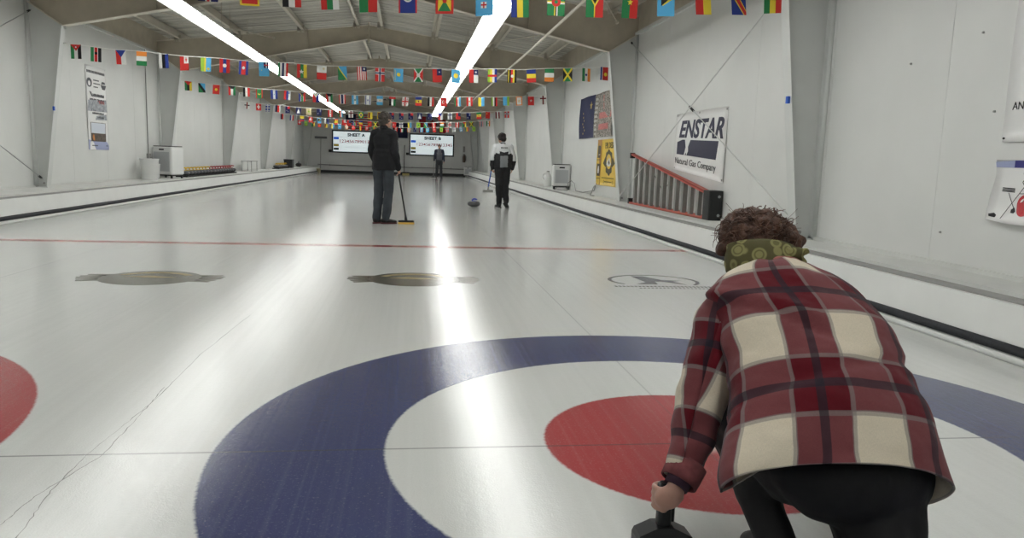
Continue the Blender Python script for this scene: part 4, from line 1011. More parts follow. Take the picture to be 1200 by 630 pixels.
b = MB(); b.box(-.2, -.55, .36, .2, .55, .385); b.build('top', M_grey, root)
for sx in (-1, 1):
    for sy in (-1, 1):
        b = MB(); b.tube([(sx * .17, sy * .5, 0), (sx * .17, sy * .5, .36)], .012, 6); b.build('leg', M_grey, root)
root = empty('storage_crate', (-7.12, 36.6, ZL), 0, 'black crate at the end of the far stone row on the left ledge', 'crate')
b = MB(); b.rbox(-.2, -.3, 0, .2, .3, .40, .03); b.build('body', M_black, root); b = MB(); b.rbox(-.215, -.315, .36, .215, .315, .42, .03); b.build('rim', M_black, root)
root = empty('gear_bag', (-7.15, 40.2, ZL), 0, 'small black bag on the left ledge beyond the black crate', 'bag')
b = MB(); b.ell((0, 0, .11), (.16, .28, .11)); remesh(b, 'body', M_black, root, .02, 2, .015, 6); b = MB(); b.tube([(0, -.1, .2), (0, -.05, .3), (0, .05, .3), (0, .1, .2)], .012, 6); b.build('strap', M_black, root)

# ================================================================ PEOPLE
def chain(mb, pts):        # pts: [(x,y,z,r)...]
    for a, c in zip(pts[:-1], pts[1:]): mb.cap(a[:3], c[:3], a[3], c[3], 12)
def head_shape(mb, c, rot, s=1.0):
    """head with face, ears, nose: local +y is the face direction"""
    c = Vector(c); T = lambda p: c + rot @ (Vector(p) * s); R3 = rot
    mb.ell(T((0, -.012, .025)), (.076 * s, .096 * s, .092 * s), R3, 20, 14)        # cranium
    mb.ell(T((0, .028, -.035)), (.060 * s, .066 * s, .080 * s), R3, 16, 12)        # face
    mb.ell(T((0, .055, -.092)), (.032 * s, .030 * s, .026 * s), R3)               # chin
    mb.cap(T((0, .088, .0)), T((0, .112, -.032)), .009 * s, .014 * s, 8)           # nose
    mb.ell(T((0, .086, .022)), (.052 * s, .014 * s, .011 * s), R3)               # brow
    mb.ell(T((0, .090, -.066)), (.026 * s, .010 * s, .006 * s), R3); mb.ell(T((0, .089, -.074)), (.022 * s, .010 * s, .006 * s), R3)   # lips
    for sx in (-1, 1):
        mb.ell(T((sx * .078, -.002, -.008)), (.010 * s, .020 * s, .032 * s), R3)      # ears
        mb.ell(T((sx * .036, .070, -.030)), (.020 * s, .014 * s, .016 * s), R3)       # cheek
def hand_shape(mb, wrist, direction, palm_n, s=1.0, curl=.6, side=1):
    """palm, five fingers; direction = wrist to knuckles, palm_n = palm facing"""
    d = Vector(direction).normalized(); n = Vector(palm_n); n = (n - d * n.dot(d)).normalized(); l = d.cross(n) * side
    w = Vector(wrist)
    mb.cap(w, w + d * .03 * s, .022 * s, .024 * s, 10)
    for k in range(4): mb.cap(w + d * .02 * s + l * (k - 1.5) * .008 * s, w + d * .085 * s + l * (k - 1.5) * .019 * s, .014 * s, .011 * s, 8)
    Ls = (.062, .074, .078, .070)
    for k in range(4):
        p = w + d * .085 * s + l * (k - 1.5) * .020 * s; dd = d.copy(); L = Ls[k] * s
        for j, (f, r) in enumerate(((.42, .0092), (.32, .0086), (.26, .0078))):
            a = curl * (j + .6); v = (d * math.cos(a) + n * math.sin(a)); q = p + v * L * f
            mb.cap(p, q, r * s, (r - .0006) * s, 8); p = q
    p = w + d * .03 * s + l * .03 * s; q = p + (d * .6 + l * .75 + n * .35).normalized() * .038 * s; e = q + (d * .8 + l * .1 + n * .6).normalized() * .030 * s
    mb.cap(p, q, .0125 * s, .0105 * s, 8); mb.cap(q, e, .0105 * s, .009 * s, 8)
def shoe(name, parent, ankle, toe_dir, mats, lift=0.0, pitch=0.0):
    b = MB(); c, s_ = math.cos(toe_dir), math.sin(toe_dir)
    Rm = Matrix.Translation(Vector(ankle)) @ Matrix.Rotation(toe_dir, 4, 'Z') @ Matrix.Rotation(pitch, 4, 'X')
    b.mat(0)
    for p, r in (((0, -.03, -.035), (.040, .055, .045)), ((0, .06, -.048), (.042, .09, .034)), ((0, .13, -.055), (.045, .06, .027))): b.ell(Rm @ Vector(p), r, Rm.to_3x3(), 14, 10)
    o = remesh(b, name, mats[0], parent, .008, 4)
    b = MB(); b.rbox(-.042, -.085, -.092, .042, .185, -.070, .035, 4, Rm); b.build('sole', mats[1], o)
    return o

def figure(loc, rz, label, H, J, jacket, trousers, shoes, hair, head_rot, jr=1.0, extra=None, cat='person', tw=1.0, drop=.06, jw=1.0, mats=None, hair_fn=None, jacket_fn=None, feet=((0, 0), (0, 0))):
    """J: joints in metres for a 1.75 m body, x to the figure's right, y forward"""
    k = H / 1.75; S3 = lambda p: (p[0] * k, p[1] * k, p[2] * k)
    body = MB()
    g = {n: S3(p) for n, p in J.items()}
    def add(bm, a, c, r1, r2): bm.cap(g[a], g[c], r1 * k, r2 * k, 14)
    pel, wst, chs, nck = g['pelvis'], g['waist'], g['chest'], g['neck']
    body.ell(pel, (.150 * k, .105 * k, .11 * k)); body.ell(wst, (.135 * k, .095 * k, .13 * k)); body.ell(chs, (.165 * k, .105 * k, .17 * k))
    body.cap(Vector(chs) + Vector((0, 0, .1 * k)), nck, .075 * k, .052 * k); body.cap(nck, Vector(g['head']) - Vector((0, 0, .03 * k)), .052 * k, .052 * k)
    head_shape(body, g['head'], head_rot, k)
    for s in 'LR':
        sg = -1 if s == 'L' else 1
        body.cap(Vector(chs) + Vector((sg * .08 * k, 0, .08 * k)), g['sh' + s], .07 * k, .052 * k)
        add(body, 'sh' + s, 'el' + s, .050, .038); add(body, 'el' + s, 'wr' + s, .037, .025)
        hd = Vector(g['wr' + s]) - Vector(g['el' + s]); hand_shape(body, g['wr' + s], hd, J.get('pn' + s, (-sg, .3, 0)), k, .7, side=1)
        add(body, 'hip' + s, 'kn' + s, .085, .055); add(body, 'kn' + s, 'an' + s, .052, .036)
        body.cap(g['an' + s], Vector(g['an' + s]) + Vector((0, .04 * k, -.04 * k)), .034 * k, .03 * k)
    root = remesh(body, 'person', mats['skin'], None, .0085, 4)
    root.location = loc; root.rotation_euler = (0, 0, rz); tag(root, label, cat)
    # trousers
    t = MB(); t.ell(Vector(pel) + Vector((0, 0, -.01)), (.170 * k, .125 * k, .13 * k))
    for s in 'LR':
        add(t, 'hip' + s, 'kn' + s, .103 * tw, .078 * tw); add(t, 'kn' + s, 'an' + s, .076 * tw, .066)
    remesh(t, 'trousers', trousers, root, .010, 4, .012, 7)
    # jacket
    j = MB()
    j.lathe([(.001, -.075 * k), (.188 * k * jr, -.075 * k), (.192 * k * jr, -.02 * k), (.186 * k * jr, .10 * k), (.175 * k * jr, .22 * k), (.001, .22 * k)], 24, Vector(pel) + Vector((0, 0, drop * k)), sy=.74); j.ell(wst, (.182 * k * jr, .132 * k * jr, .15 * k)); j.ell(Vector(chs) + Vector((0, 0, -.02)), (.205 * k * jr * jw, .138 * k * jr, .18 * k))
    j.cap(Vector(chs) + Vector((0, 0, .10 * k)), Vector(nck) + Vector((0, 0, .01)), .105 * k, .066 * k)
    for s in 'LR':
        sg = -1 if s == 'L' else 1
        j.cap(Vector(chs) + Vector((sg * .09 * k, 0, .09 * k)), g['sh' + s], .095 * k, .076 * k)
        add(j, 'sh' + s, 'el' + s, .076 * jr, .062 * jr); add(j, 'el' + s, 'wr' + s, .060 * jr, .046 * jr)
    remesh(j, 'jacket', jacket, root, .009, 4, .012, 8, jacket_fn)
    # collar
    c = MB(); c.lathe([(.062 * k, -.03 * k), (.070 * k, .0), (.066 * k, .035 * k), (.058 * k, .035 * k), (.055 * k, -.02 * k)], 18, nck); c.build('collar', jacket[0] if isinstance(jacket, list) else jacket, root)
    for s, (td, pt) in zip('LR', feet): shoe('shoe', root, g['an' + s], td, shoes, pitch=pt)
    # hair
    h = MB(); hr = head_rot; hc = Vector(g['head'])
    hair_fn(h, hc, hr, k)
    remesh(h, 'hair', hair, root, .007, 2, .012, 28)
    if jr < 1.02 or True:
        e = MB()
        for sx in (-1, 1): e.ell(hc + hr @ Vector((sx * .03 * k, .088 * k, .002 * k)), (.011 * k, .006 * k, .006 * k), hr, 8, 6)
        e.build('eyes', M_black, root)
    return root
def hair_short(h, c, R_, k, th=1.0):
    T = lambda p: c + R_ @ (Vector(p) * k)
    h.ell(T((0, -.022, .040)), (.087 * k * th, .100 * k * th, .092 * k * th), R_)
    h.ell(T((0, -.060, -.015)), (.074 * k * th, .060 * k, .085 * k), R_)
    for sx in (-1, 1): h.ell(T((sx * .068, -.02, -.0)), (.020 * k, .045 * k, .055 * k), R_)
def hair_cap(h, c, R_, k):
    T = lambda p: c + R_ @ (Vector(p) * k)
    h.ell(T((0, -.015, .045)), (.088 * k, .105 * k, .080 * k), R_)
    h.ell(T((0, -.07, -.01)), (.070 * k, .045 * k, .06 * k), R_)
    h.cap(T((-.05, .09, .05)), T((.05, .09, .05)), .012 * k, .012 * k)
SK = {'skin': M_skin}
M_jetblack = mat('black_jacket_cloth', (19, 20, 24), .85, bump=.3, bscale=12); M_jeans = mat('faded_dark_jeans', (54, 59, 65), .9, var=.25, scale=7, bump=.4, bscale=14)
M_shoeblk = mat('black_shoe_leather', (26, 25, 26), .6); M_redsole = mat('dark_red_sole', (74, 26, 30), .6); M_greyhair = mat('grey_brown_hair', (74, 68, 62), .8, var=.4, scale=60, bump=.6, bscale=120)
RZ = lambda a: Matrix.Rotation(a, 3, 'Z')
# man in black: turned a little to his right, weight on both feet, broom in his right hand
J1 = dict(pelvis=(0, 0, .95), waist=(0, .0, 1.10), chest=(0, .0, 1.32), neck=(0, .0, 1.49), head=(.015, .03, 1.625),
          shL=(-.152, 0, 1.41), elL=(-.205, -.03, 1.13), wrL=(-.18, .10, .94), shR=(.152, 0, 1.41), elR=(.205, -.02, 1.12), wrR=(.205, .10, .885),
          hipL=(-.085, 0, .93), knL=(-.095, .03, .51), anL=(-.10, -.03, .092), hipR=(.085, 0, .93), knR=(.075, .035, .51), anR=(.055, -.02, .092))
p1 = figure((-1.555, 9.65, 0), -.42, 'person in black jacket and grey jeans seen from behind, resting a broom on the ice', 1.765, J1, M_jetblack, M_jeans, (M_shoeblk, M_redsole), M_greyhair,
            RZ(-.5), 1.02, drop=-.03, jw=.9, mats=SK, hair_fn=lambda h, c, r, k: hair_short(h, c, r, k, 1.08), feet=((-.2, 0), (-.75, 0)))
def broom(loc, top, base, hm, headm, padm, label, w=.24, d=.07, pad=.03, rz=0.0, group=None):
    root = empty('curling_broom', loc, 0, label, 'curling broom', group); T = Vector(top); B = Vector(base)
    b = MB(); b.tube([B, T], .0135, 10); b.build('handle', hm, root)
    b = MB(); b.cap(T - (T - B).normalized() * .18, T, .016, .016); b.build('grip', M_black, root)
    R4 = Matrix.Translation((B.x, B.y, B.z - .045)) @ Matrix.Rotation(rz, 4, 'Z')
    b = MB(); b.rbox(-w / 2, -d / 2, 0, w / 2, d / 2, .032, .02, 4, R4); b.tube([B - Vector((0, 0, .02)), B + (T - B).normalized() * .06], [.026, .017], 8); b.build('head', headm, root)
    b = MB(); b.rbox(-w / 2 - .005, -d / 2 - .005, -pad, w / 2 + .005, d / 2 + .005, 0, .02, 4, R4); b.build('pad', padm, root)
    return root
broom((-1.19, 9.66, 0), (-.21, .05, 1.26), (0, 0, .075), M_black, M_black, mat('yellow_brush_pad', (214, 176, 84), .8), 'black handled broom with yellow brush pad held by the person in black', .25, .08, .03, .1)
# curler in white and black jacket
M_cur = [mat('jacket_black', (20, 21, 25), .7, bump=.3, bscale=20), mat('jacket_white', (206, 208, 210), .7, bump=.3, bscale=20), mat('jacket_grey', (128, 132, 136), .7, bump=.3, bscale=20)]
def jf2(c):
    x, y, z = c
    if abs(x) > .185 and z < 1.38:      # sleeves: white outer upper, dark cuffs
        return 1 if (abs(x) > .215 and z > 1.06) or z > 1.2 else 0
    if z > 1.245 + abs(x) * .25 - (.06 if abs(x) > .1 else 0): return 1
    if z > 1.17 and abs(x) < .13: return 0
    if abs(x) < .088 and z < 1.18 and y < 0: return 2
    return 0
J2 = dict(pelvis=(0, 0, .95), waist=(0, .0, 1.10), chest=(-.005, .02, 1.31), neck=(-.01, .04, 1.47), head=(-.03, .075, 1.60),
          shL=(-.175, .02, 1.40), elL=(-.245, .0, 1.13), wrL=(-.225, .12, .92), shR=(.165, .02, 1.40), elR=(.255, -.03, 1.14), wrR=(.235, .04, .92),
          hipL=(-.08, 0, .93), knL=(-.075, .02, .51), anL=(-.065, .0, .092), hipR=(.08, 0, .93), knR=(.075, .03, .51), anR=(.095, -.05, .14))
M_curl_trs = mat('black_stretch_trousers', (16, 17, 20), .75, bump=.3, bscale=16)
p2 = figure((.95, 14.55, 0), .06, 'person in white and black jacket walking away beside the moving stone', 1.70, J2, M_cur, M_curl_trs, (M_shoeblk, M_shoeblk), mat('dark_brown_hair', (34, 28, 26), .8, bump=.5, bscale=90),
            Matrix.Rotation(.45, 3, 'Z') @ Matrix.Rotation(-.35, 3, 'X'), mats=SK, jr=1.12, tw=1.15, hair_fn=lambda h, c, r, k: hair_short(h, c, r, k, 1.05), jacket_fn=jf2, feet=((.25, 0), (-.55, -.5)))
def onback(u, v, t): return (-.09 + .18 * u, -.128 - t, 1.325 + .045 * v)
b = MB(); fit_text(b, 'MOORE', onback, .08, .1, .92, .9, .004, bold=.03); b.build('back_lettering', M_text, p2)
broom((.64, 14.70, 0), (.09, .0, 1.0), (0, .0, .40), mat('blue_broom_shaft', (52, 92, 178), .4), M_grey, M_grey, 'blue handled broom carried low by the person in the white and black jacket', .24, .075, .025, .1)
# far curler facing the camera
M_far = [mat('grey_sweatshirt', (96, 98, 104), .8), mat('navy_sleeves', (34, 38, 56), .8)]
def jf3(c): return 1 if (abs(c[0]) > .145 or (abs(c[0]) > .10 and c[2] > 1.36)) else 0
J3 = dict(pelvis=(0, 0, .95), waist=(0, .0, 1.10), chest=(0, .0, 1.32), neck=(0, .0, 1.49), head=(0, .02, 1.625),
          shL=(-.175, 0, 1.42), elL=(-.235, -.02, 1.14), wrL=(-.25, .06, .90), shR=(.175, 0, 1.42), elR=(.235, -.02, 1.14), wrR=(.255, .08, .92),
          hipL=(-.085, 0, .93), knL=(-.10, .02, .51), anL=(-.12, 0, .092), hipR=(.085, 0, .93), knR=(.10, .02, .51), anR=(.13, 0, .092))
p3 = figure((.40, 38.3, 0), PI, 'person in grey and navy top facing the camera before the SHEET B screen', 1.80, J3, M_far, mat('charcoal_trousers', (44, 46, 50), .8), (M_shoeblk, M_shoeblk), mat('short_brown_hair', (92, 74, 62), .8),
            Matrix.Identity(3), 1.0, mats=SK, hair_fn=hair_cap, jacket_fn=jf3, feet=((.2, 0), (-.2, 0)))
broom((.10, 38.05, 0), (.03, .0, 1.10), (0, 0, .075), M_grey, M_black, mat('pale_brush_pad', (190, 190, 186), .8), 'grey handled broom held upright by the far person facing the camera', .25, .08, .03, 0)

# ---------------------------------------------------------------- the woman in the plaid shirt
WS = 'crouching person in red and cream plaid shirt bending forward over the near red house'
M_wskin = mat('warm_skin', (172, 132, 116), .5, var=.06, scale=30)
M_legg = mat('black_leggings', (12, 12, 14), .8, bump=.2, bscale=30)
RINGS = [(-0.019, -0.516, 0.756, 0.088, 0.05), (-0.028, -0.548, 0.74, 0.144, 0.075), (-0.033, -0.614, 0.696, 0.222, 0.1), (-0.01, -0.723, 0.604, 0.245, 0.125),
         (-0.022, -0.826, 0.512, 0.247, 0.13), (-0.046, -0.927, 0.426, 0.264, 0.13), (-0.071, -1.016, 0.346, 0.28, 0.125), (-0.083, -1.075, 0.28, 0.291, 0.11)]
SLV = [(-0.184, -0.602, 0.638, 0.088), (-0.253, -0.661, 0.517, 0.080), (-0.301, -0.711, 0.405, 0.072), (-0.342, -0.759, 0.316, 0.060), (-0.388, -0.808, 0.217, 0.045)]
SLVR = [(.13, -.60, .635, .088), (.20, -.48, .52, .078), (.215, -.40, .44, .066), (.17, -.30, .36, .055), (.13, -.22, .30, .047)]
body = MB()
hc = Vector((-.035, -.365, .824)); hrot = Matrix.Rotation(.18, 3, 'Z') @ Matrix.Rotation(-.75, 3, 'X')
head_shape(body, hc, hrot, .92)
body.cap((-.03, -.54, .735), hc + hrot @ Vector((0, -.03, -.05)), .056, .052)
prev = None
for r in RINGS[1:5]:
    p = Vector(r[:3])
    if prev is not None:
        for sx in (-.5, 0, .5): body.cap(prev[0] + Vector((sx * prev[1], .02, .01)), p + Vector((sx * r[3], .03, .02)), prev[2] * .6, r[4] * .55, 12)
    prev = (p, r[3], r[4])
for P_ in (SLV, SLVR):
    for a, c in zip(P_[:-1], P_[1:]): body.cap(a[:3], c[:3], a[3] * .55, c[3] * .55, 10)
# left hand: forearm end to wrist, fist closed round the upright grip
body.cap(SLV[-1][:3], (-.408, -.822, .192), .027, .024, 12)
GX, GY = -.421, -.792            # grip axis
body.ell((-.424, -.822, .168), (.040, .022, .034), None, 16, 12)
body.ell((-.410, -.826, .186), (.030, .022, .022), None, 12, 10)
for k, (zf, rr_, a1) in enumerate(((.187, .0095, 2.6), (.169, .0100, 2.75), (.151, .0097, 2.7), (.134, .0086, 2.4))):
    pts = []
    for j in range(8):
        a = -PI / 2 - .45 - a1 * j / 7            # from the camera side round the left to the front
        pts.append((GX + .032 * math.cos(a), GY + .030 * math.sin(a), zf - .004 * j / 7, rr_ * (1 - .02 * j)))
    body.ell(pts[0][:3], (.0125, .0125, .0115), None, 10, 8)
    chain(body, pts)
chain(body, [(-.395, -.826, .172, .014), (-.386, -.802, .158, .0125), (-.398, -.772, .147, .0105), (-.416, -.760, .143, .009)])
# right hand resting on the knee
hand_shape(body, (.125, -.21, .295), (-.3, .6, -.5), (0, -.6, -.8), 1.0, .5, side=-1)
# legs
LEG = {'L': [(-.11, -.95, .33, .070), (-.165, -.57, .34, .062), (-.163, -.80, .18, .044), (-.16, -.975, .075, .036)],
       'R': [(.07, -.98, .32, .08), (.13, -.60, .36, .066), (.06, -.98, .18, .056), (.02, -1.10, .075, .038)]}
for s in 'LR': chain(body, LEG[s])
body.ell((.02, -.97, .31), (.10, .08, .08))
for s in 'LR':
    a = Vector(LEG[s][-1][:3]); body.cap(a, a + Vector((0, .10, -.035)), .036, .028)
woman = remesh(body, 'person', M_wskin, None, .0045, 4)
tag(woman, WS, 'person')
# leggings
b = MB(); b.ell((.02, -.985, .292), (.205, .135, .138), None, 20, 14); b.ell((-.07, -.96, .30), (.14, .11, .11))
GL = {'L': [(-.11, -.92, .29, .105), (-.165, -.56, .34, .082), (-.164, -.80, .19, .060), (-.162, -.945, .085, .052)],
      'R': [(.09, -.98, .28, .12), (.14, -.60, .36, .088), (.07, -1.00, .20, .125), (.055, -1.09, .09, .10)]}
for s in 'LR': chain(b, GL[s])
remesh(b, 'leggings', M_legg, woman, .008, 6, .006, 10)
for s, td in (('L', .05), ('R', -.1)):
    a = LEG[s][-1]; shoe('shoe', woman, (a[0], a[1], .092), td, (M_shoeblk, M_black))
# plaid shirt: lofted body and sleeves with cloth coordinates
sb = bmesh.new(); uvl = sb.loops.layers.uv.new('UVMap')
PER = .262
def smooth_path(rs, n):
    """Catmull-Rom through the control rings"""
    out = []; m = len(rs)
    for i in range(m - 1):
        p0 = rs[max(i - 1, 0)]; p1 = rs[i]; p2 = rs[i + 1]; p3 = rs[min(i + 2, m - 1)]
        for k in range(n):
            t = k / n; out.append(tuple(.5 * ((2 * b_) + (-a_ + c_) * t + (2 * a_ - 5 * b_ + 4 * c_ - d_) * t * t + (-a_ + 3 * b_ - 3 * c_ + d_) * t ** 3) for a_, b_, c_, d_ in zip(p0, p1, p2, p3)))
    out.append(tuple(rs[-1])); return out
def loft(rs, nseg, frame, uscale, voff, wrinkle, uoff=0.0, expo=2.0, fixed_half=None, flip=1, perv=.262, vph=0.0):
    """rs: (x,y,z,halfwidth,halfdepth); frame(i,tangent)->(L,N)"""
    rows = []; vv = voff; prev = None
    for i, r in enumerate(rs):
        p = Vector(r[:3]); t = (Vector(rs[min(i + 1, len(rs) - 1)][:3]) - Vector(rs[max(i - 1, 0)][:3])).normalized()
        if prev is not None: vv += (p - prev).length
        prev = p
        Lx, Nx = frame(i, t); row = []
        ex = 2.0 / expo; qs = []
        for k in range(nseg + 1):
            a = 2 * PI * k / nseg - PI / 2               # k=0 is the front middle
            ca, sa = math.cos(a), math.sin(a)
            qs.append(p + Lx * (r[3] * math.copysign(abs(ca) ** ex, ca)) + Nx * (r[4] * math.copysign(abs(sa) ** ex, sa)))
        acc = [0.0]
        for k in range(nseg): acc.append(acc[-1] + (qs[k + 1] - qs[k]).length)
        half = fixed_half or acc[-1] / 2; mid = acc[nseg // 2]
        for k, q in enumerate(qs):
            u = (acc[k] - mid) / mid * half
            q = q + wrinkle(q, u, vv, (q - p).normalized(), i / (len(rs) - 1))
            row.append((sb.verts.new(q), u, vv))
        rows.append(row)
    for i in range(len(rows) - 1):
        for k in range(nseg):
            a, b_, c, d = rows[i][k], rows[i][k + 1], rows[i + 1][k + 1], rows[i + 1][k]
            f = sb.faces.new((a[0], b_[0], c[0], d[0])); f.smooth = True
            for lp, w in zip(f.loops, (a, b_, c, d)): lp[uvl].uv = ((w[1] + uoff) / PER, w[2] / perv + vph)
    return rows
def tors_frame(i, t):
    L_ = Vector((.991, -.10, .0)); N_ = L_.cross(t).normalized(); N_ = -N_ if N_.z < 0 else N_
    return L_, N_
def wr_body(q, u, v, n, f):
    w = noise.noise(Vector((u * 7, v * 5, 1))) * .008 + noise.noise(Vector((u * 3.0 + v * 5, v * 10, 4))) * .007 + noise.noise(Vector((u * 16 - v * 7, v * 18, 9))) * .0025
    w -= .012 * math.exp(-((v - .46 - u * .25) / .018) ** 2) * (1 if u > -.3 else .3) * .5
    w += .010 * math.exp(-((u * .6 + v - .30) / .022) ** 2) * (1 if u > 0 else .2) - .008 * math.exp(-((u * .6 + v - .345) / .02) ** 2) * (1 if u > 0 else .2)
    out = n * w * 1.5
    if f > .7 and u > .33: out += Vector((.02, .04, .13)) * (f - .7) / .3 * min(1, (u - .33) / .2)
    if f > .8:       # the back hem rides up over the hips
        out += Vector((0, .030, .034)) * ((f - .8) / .2) * max(0, math.cos(u * 4.2))
    return out
body_rows = loft(smooth_path(RINGS, 8), 96, tors_frame, 1, -.0, wr_body, uoff=-.055, expo=2.25, fixed_half=.62, perv=.325, vph=.75 - .752 / .325)
def slv_frame(i, t):
    a = Vector((.9, -.42, .1)); L_ = (a - t * a.dot(t)).normalized(); return L_, t.cross(L_).normalized() * -1
def wr_slv(q, u, v, n, f):
    return n * min(1, (1.0 - f) * 4 + .1) * 1.5 * (noise.noise(Vector((u * 9, v * 16, 3))) * .009 + noise.noise(Vector((u * 6 + v * 14, v * 9, 7))) * .006)
for P_, uo in ((SLV, .02), (SLVR, .02)):
    rs = [(x, y, z, r, r) for x, y, z, r in P_]
    first_ = Vector(rs[0][:3]); inw = Vector((-.06, -.60, .655)) if P_ is SLV else Vector((.02, -.60, .655))
    rs = [(*(first_ + (inw - first_) * .5), .075, .075)] + rs
    rows_ = loft(smooth_path(rs, 7), 32, slv_frame, 1, .06, wr_slv, uoff=uo)
# cuff bands and collar roll
def torus_band(c, ax, L_, r, w, hgt, v0):
    pass
me = bpy.data.meshes.new('plaid_shirt'); bmesh.ops.recalc_face_normals(sb, faces=sb.faces); sb.to_mesh(me); sb.free(); me.materials.append(M_plaid)
shirt = link('plaid_shirt', me, woman)
sol = shirt.modifiers.new('thick', 'SOLIDIFY'); sol.thickness = .006; sol.offset = -1
# shirt collar
b = MB()
cpts = [(-.02 + .082 * math.cos(a), -.515 + .060 * math.sin(a), .765 + .035 * -math.sin(a)) for a in [PI * 2 * k / 24 for k in range(25)]]
b.tube(cpts, .013, 8, cap=False); b.build('collar', mat('cream_red_collar_flannel', (150, 96, 88), .9, var=.3, scale=9), woman)
# cuff and under sleeve
ax = (Vector((-.408, -.822, .192)) - Vector(SLV[-1][:3])).normalized(); c0 = Vector(SLV[-1][:3])
b = MB(); b.tube([c0 - ax * .050, c0 - ax * .01, c0 + ax * .012], [.0545, .054, .0525], 24, cap=False); cf = b.build('cuff', mat('heather_red_flannel', (112, 58, 60), .95, var=.25, scale=40), woman)
sol = cf.modifiers.new('thick', 'SOLIDIFY'); sol.thickness = .006
b = MB(); b.tube([c0 - ax * .02, c0 + ax * .028], [.036, .034], 20); b.build('under_sleeve', mat('navy_maroon_knit', (58, 34, 50), .9), woman)
# bandana round the neck
def bandana_mat():
    m = bpy.data.materials.new('olive_ring_print_cloth'); m.use_nodes = True; g = NG(m); bs = g.N['Principled BSDF']
    tc = g.N.new('ShaderNodeTexCoord').outputs['Object']
    v = g.N.new('ShaderNodeTexVoronoi'); v.inputs['Scale'].default_value = 21; v.inputs['Randomness'].default_value = .45; g.L.new(tc, v.inputs['Vector'])
    d = v.outputs['Distance']
    c = g.mix(g.step(d, .42, .50), srgb(136, 132, 84), srgb(82, 78, 42))
    c = g.mix(g.band(d, .24, .33, .02), c, srgb(104, 100, 58))
    g.L.new(c, bs.inputs['Base Color']); bs.inputs['Roughness'].default_value = .8; return m
M_band_ = bandana_mat()
b = MB(); n = 40; rows = []
for j, (rx, ry, dz, dy) in enumerate(((.118, .085, -.050, -.030), (.120, .088, -.020, -.012), (.118, .090, .008, .0), (.112, .088, .028, .012), (.100, .078, .034, .014))):
    for k in range(n):
        a = 2 * PI * k / n; w = .004 * math.sin(a * 7 + j * 1.3)
        b.v.append((-.038 + (rx + w) * math.cos(a), -.478 + dy + (ry + w) * math.sin(a), .795 + dz - .030 * math.sin(a) - .020 * math.cos(a) * -1 * (-.4)))
for j in range(4):
    for k in range(n): b.f.append([j * n + k, j * n + (k + 1) % n, (j + 1) * n + (k + 1) % n, (j + 1) * n + k]); b.mi.append(0); b.sm.append(True)
bd = b.build('bandana', M_band_, woman); sol = bd.modifiers.new('thick', 'SOLIDIFY'); sol.thickness = .006
b = MB(); kx, ky, kz = .022, -.556, .822
b.ell((kx, ky, kz), (.020, .016, .017)); b.cap((kx - .03, ky + .004, kz + .010), (kx - .005, ky, kz), .012, .014); b.cap((kx + .01, ky, kz + .004), (kx + .045, ky + .010, kz + .004), .012, .013)
b.cap((kx + .01, ky, kz), (kx + .040, ky + .012, kz - .030), .010, .012)
remesh(b, 'bandana_knot', M_band_, woman, .004, 3, .005, 40)
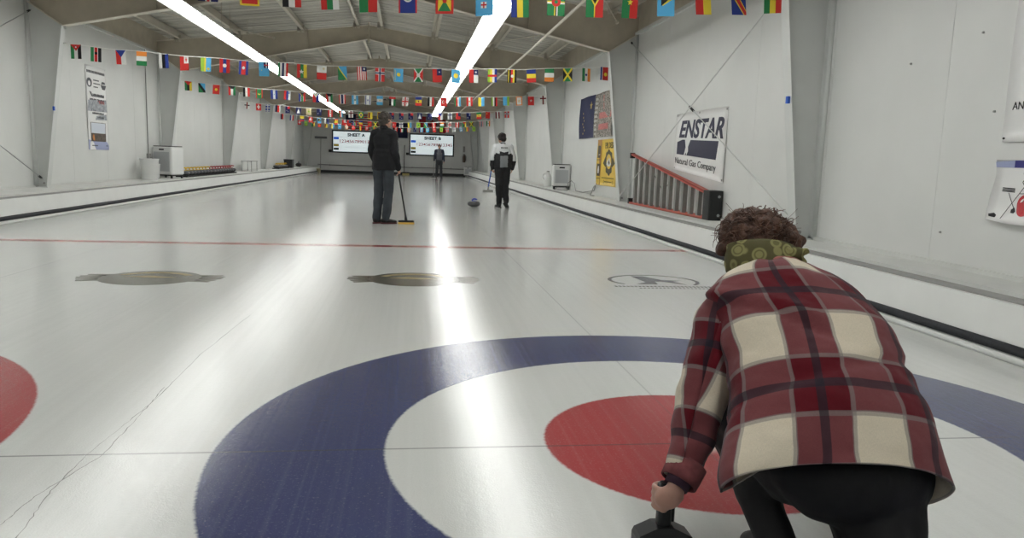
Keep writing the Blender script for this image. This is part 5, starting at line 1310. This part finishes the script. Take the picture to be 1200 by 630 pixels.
# curly hair: a soft mass plus loose curls
M_hair = mat('curly_dark_auburn_hair', (84, 56, 42), .6, var=.5, scale=45, stretch=(1, 1, .4), bump=.5, bscale=120)
b = MB()
for c, r in (((-.040, -.425, .862), (.108, .095, .082)), ((-.090, -.415, .850), (.062, .07, .070)), ((.030, -.430, .850), (.075, .075, .060)), ((-.05, -.47, .845), (.085, .050, .055)), ((-.05, -.42, .895), (.060, .05, .045)), ((-.03, -.36, .872), (.098, .085, .070)),
             ((-.135, -.43, .822), (.030, .04, .035)), ((.075, -.45, .838), (.035, .04, .030))): b.ell(c, r)
hair = remesh(b, 'hair', M_hair, woman, .006, 2, .014, 34)
b = MB(); rh = random.Random(5)
hcen = Vector((-.038, -.43, .862))
for i in range(420):
    a = rh.uniform(0, 2 * PI); e = rh.uniform(-.35, 1.3)
    d = Vector((math.cos(a) * math.cos(e), math.sin(a) * math.cos(e), math.sin(e)))
    st = hcen + Vector((d.x * .104, d.y * .088, d.z * .076)) + Vector((0, 0, -.006))
    t = Vector((-d.y, d.x, rh.uniform(-.8, .3))).normalized() * rh.choice((-1, 1)); s2 = d.cross(t)
    L_ = rh.uniform(.03, .085); R0 = rh.uniform(.004, .011); ph = rh.uniform(0, 6); tw = rh.uniform(60, 150); lift = rh.uniform(.0, .016) if i % 4 else rh.uniform(.01, .035)
    pts = []
    for k in range(11):
        q = k / 10; pts.append(st + t * L_ * (q - .3) - Vector((0, 0, .03 * q * q)) + d * (math.sin(q * PI * .7) * lift + R0 * math.cos(ph + q * L_ * tw)) + s2 * R0 * math.sin(ph + q * L_ * tw))
    b.tube(pts, [.0021 * (1 - .7 * k / 10) for k in range(11)], 5)
for i in range(60):       # fine flyaway hairs
    a = rh.uniform(-1.6, 1.2) if i % 3 else rh.uniform(2.4, 3.8); e = rh.uniform(-.2, .75); d = Vector((math.cos(a) * math.cos(e), math.sin(a) * math.cos(e), math.sin(e)))
    st = hcen + Vector((d.x * .104, d.y * .088, d.z * .078)); t = Vector((-d.y, d.x, rh.uniform(-.5, .5))).normalized() * rh.choice((-1, 1)); L_ = rh.uniform(.02, .05)
    b.tube([st + d * .035 * math.sin(q * PI * .6 / 6) + t * L_ * math.sin(q / 6 * 1.8) for q in range(7)], .0006, 4)
o = b.build('curls', M_hair, hair)
# the delivery aid she holds
root = empty('delivery_aid', (-.421, -.792, 0), 0, 'black plastic delivery aid with upright grip held by the plaid shirted person', 'delivery aid')
b = MB(); b.rbox(-.022, -.020, .05, .018, .020, .200, .014, 4); b.tube([(.024, 0, .085), (.024, 0, .155)], .006, 8); b.build('grip', M_black, root)
b = MB()
b.prism([(-.082, 0), (.080, 0), (.080, .030), (.074, .050), (.02, .078), (-.03, .078), (-.076, .058), (-.082, .045)], -.032, .032, lambda u, v, t: (u, t, v)); b.build('base', mat('matte_black_plastic', (24, 26, 28), .5), root)
b = MB(); b.rbox(-.078, -.038, 0, .076, .038, .012, .01); b.build('slider_pad', M_grey, root)
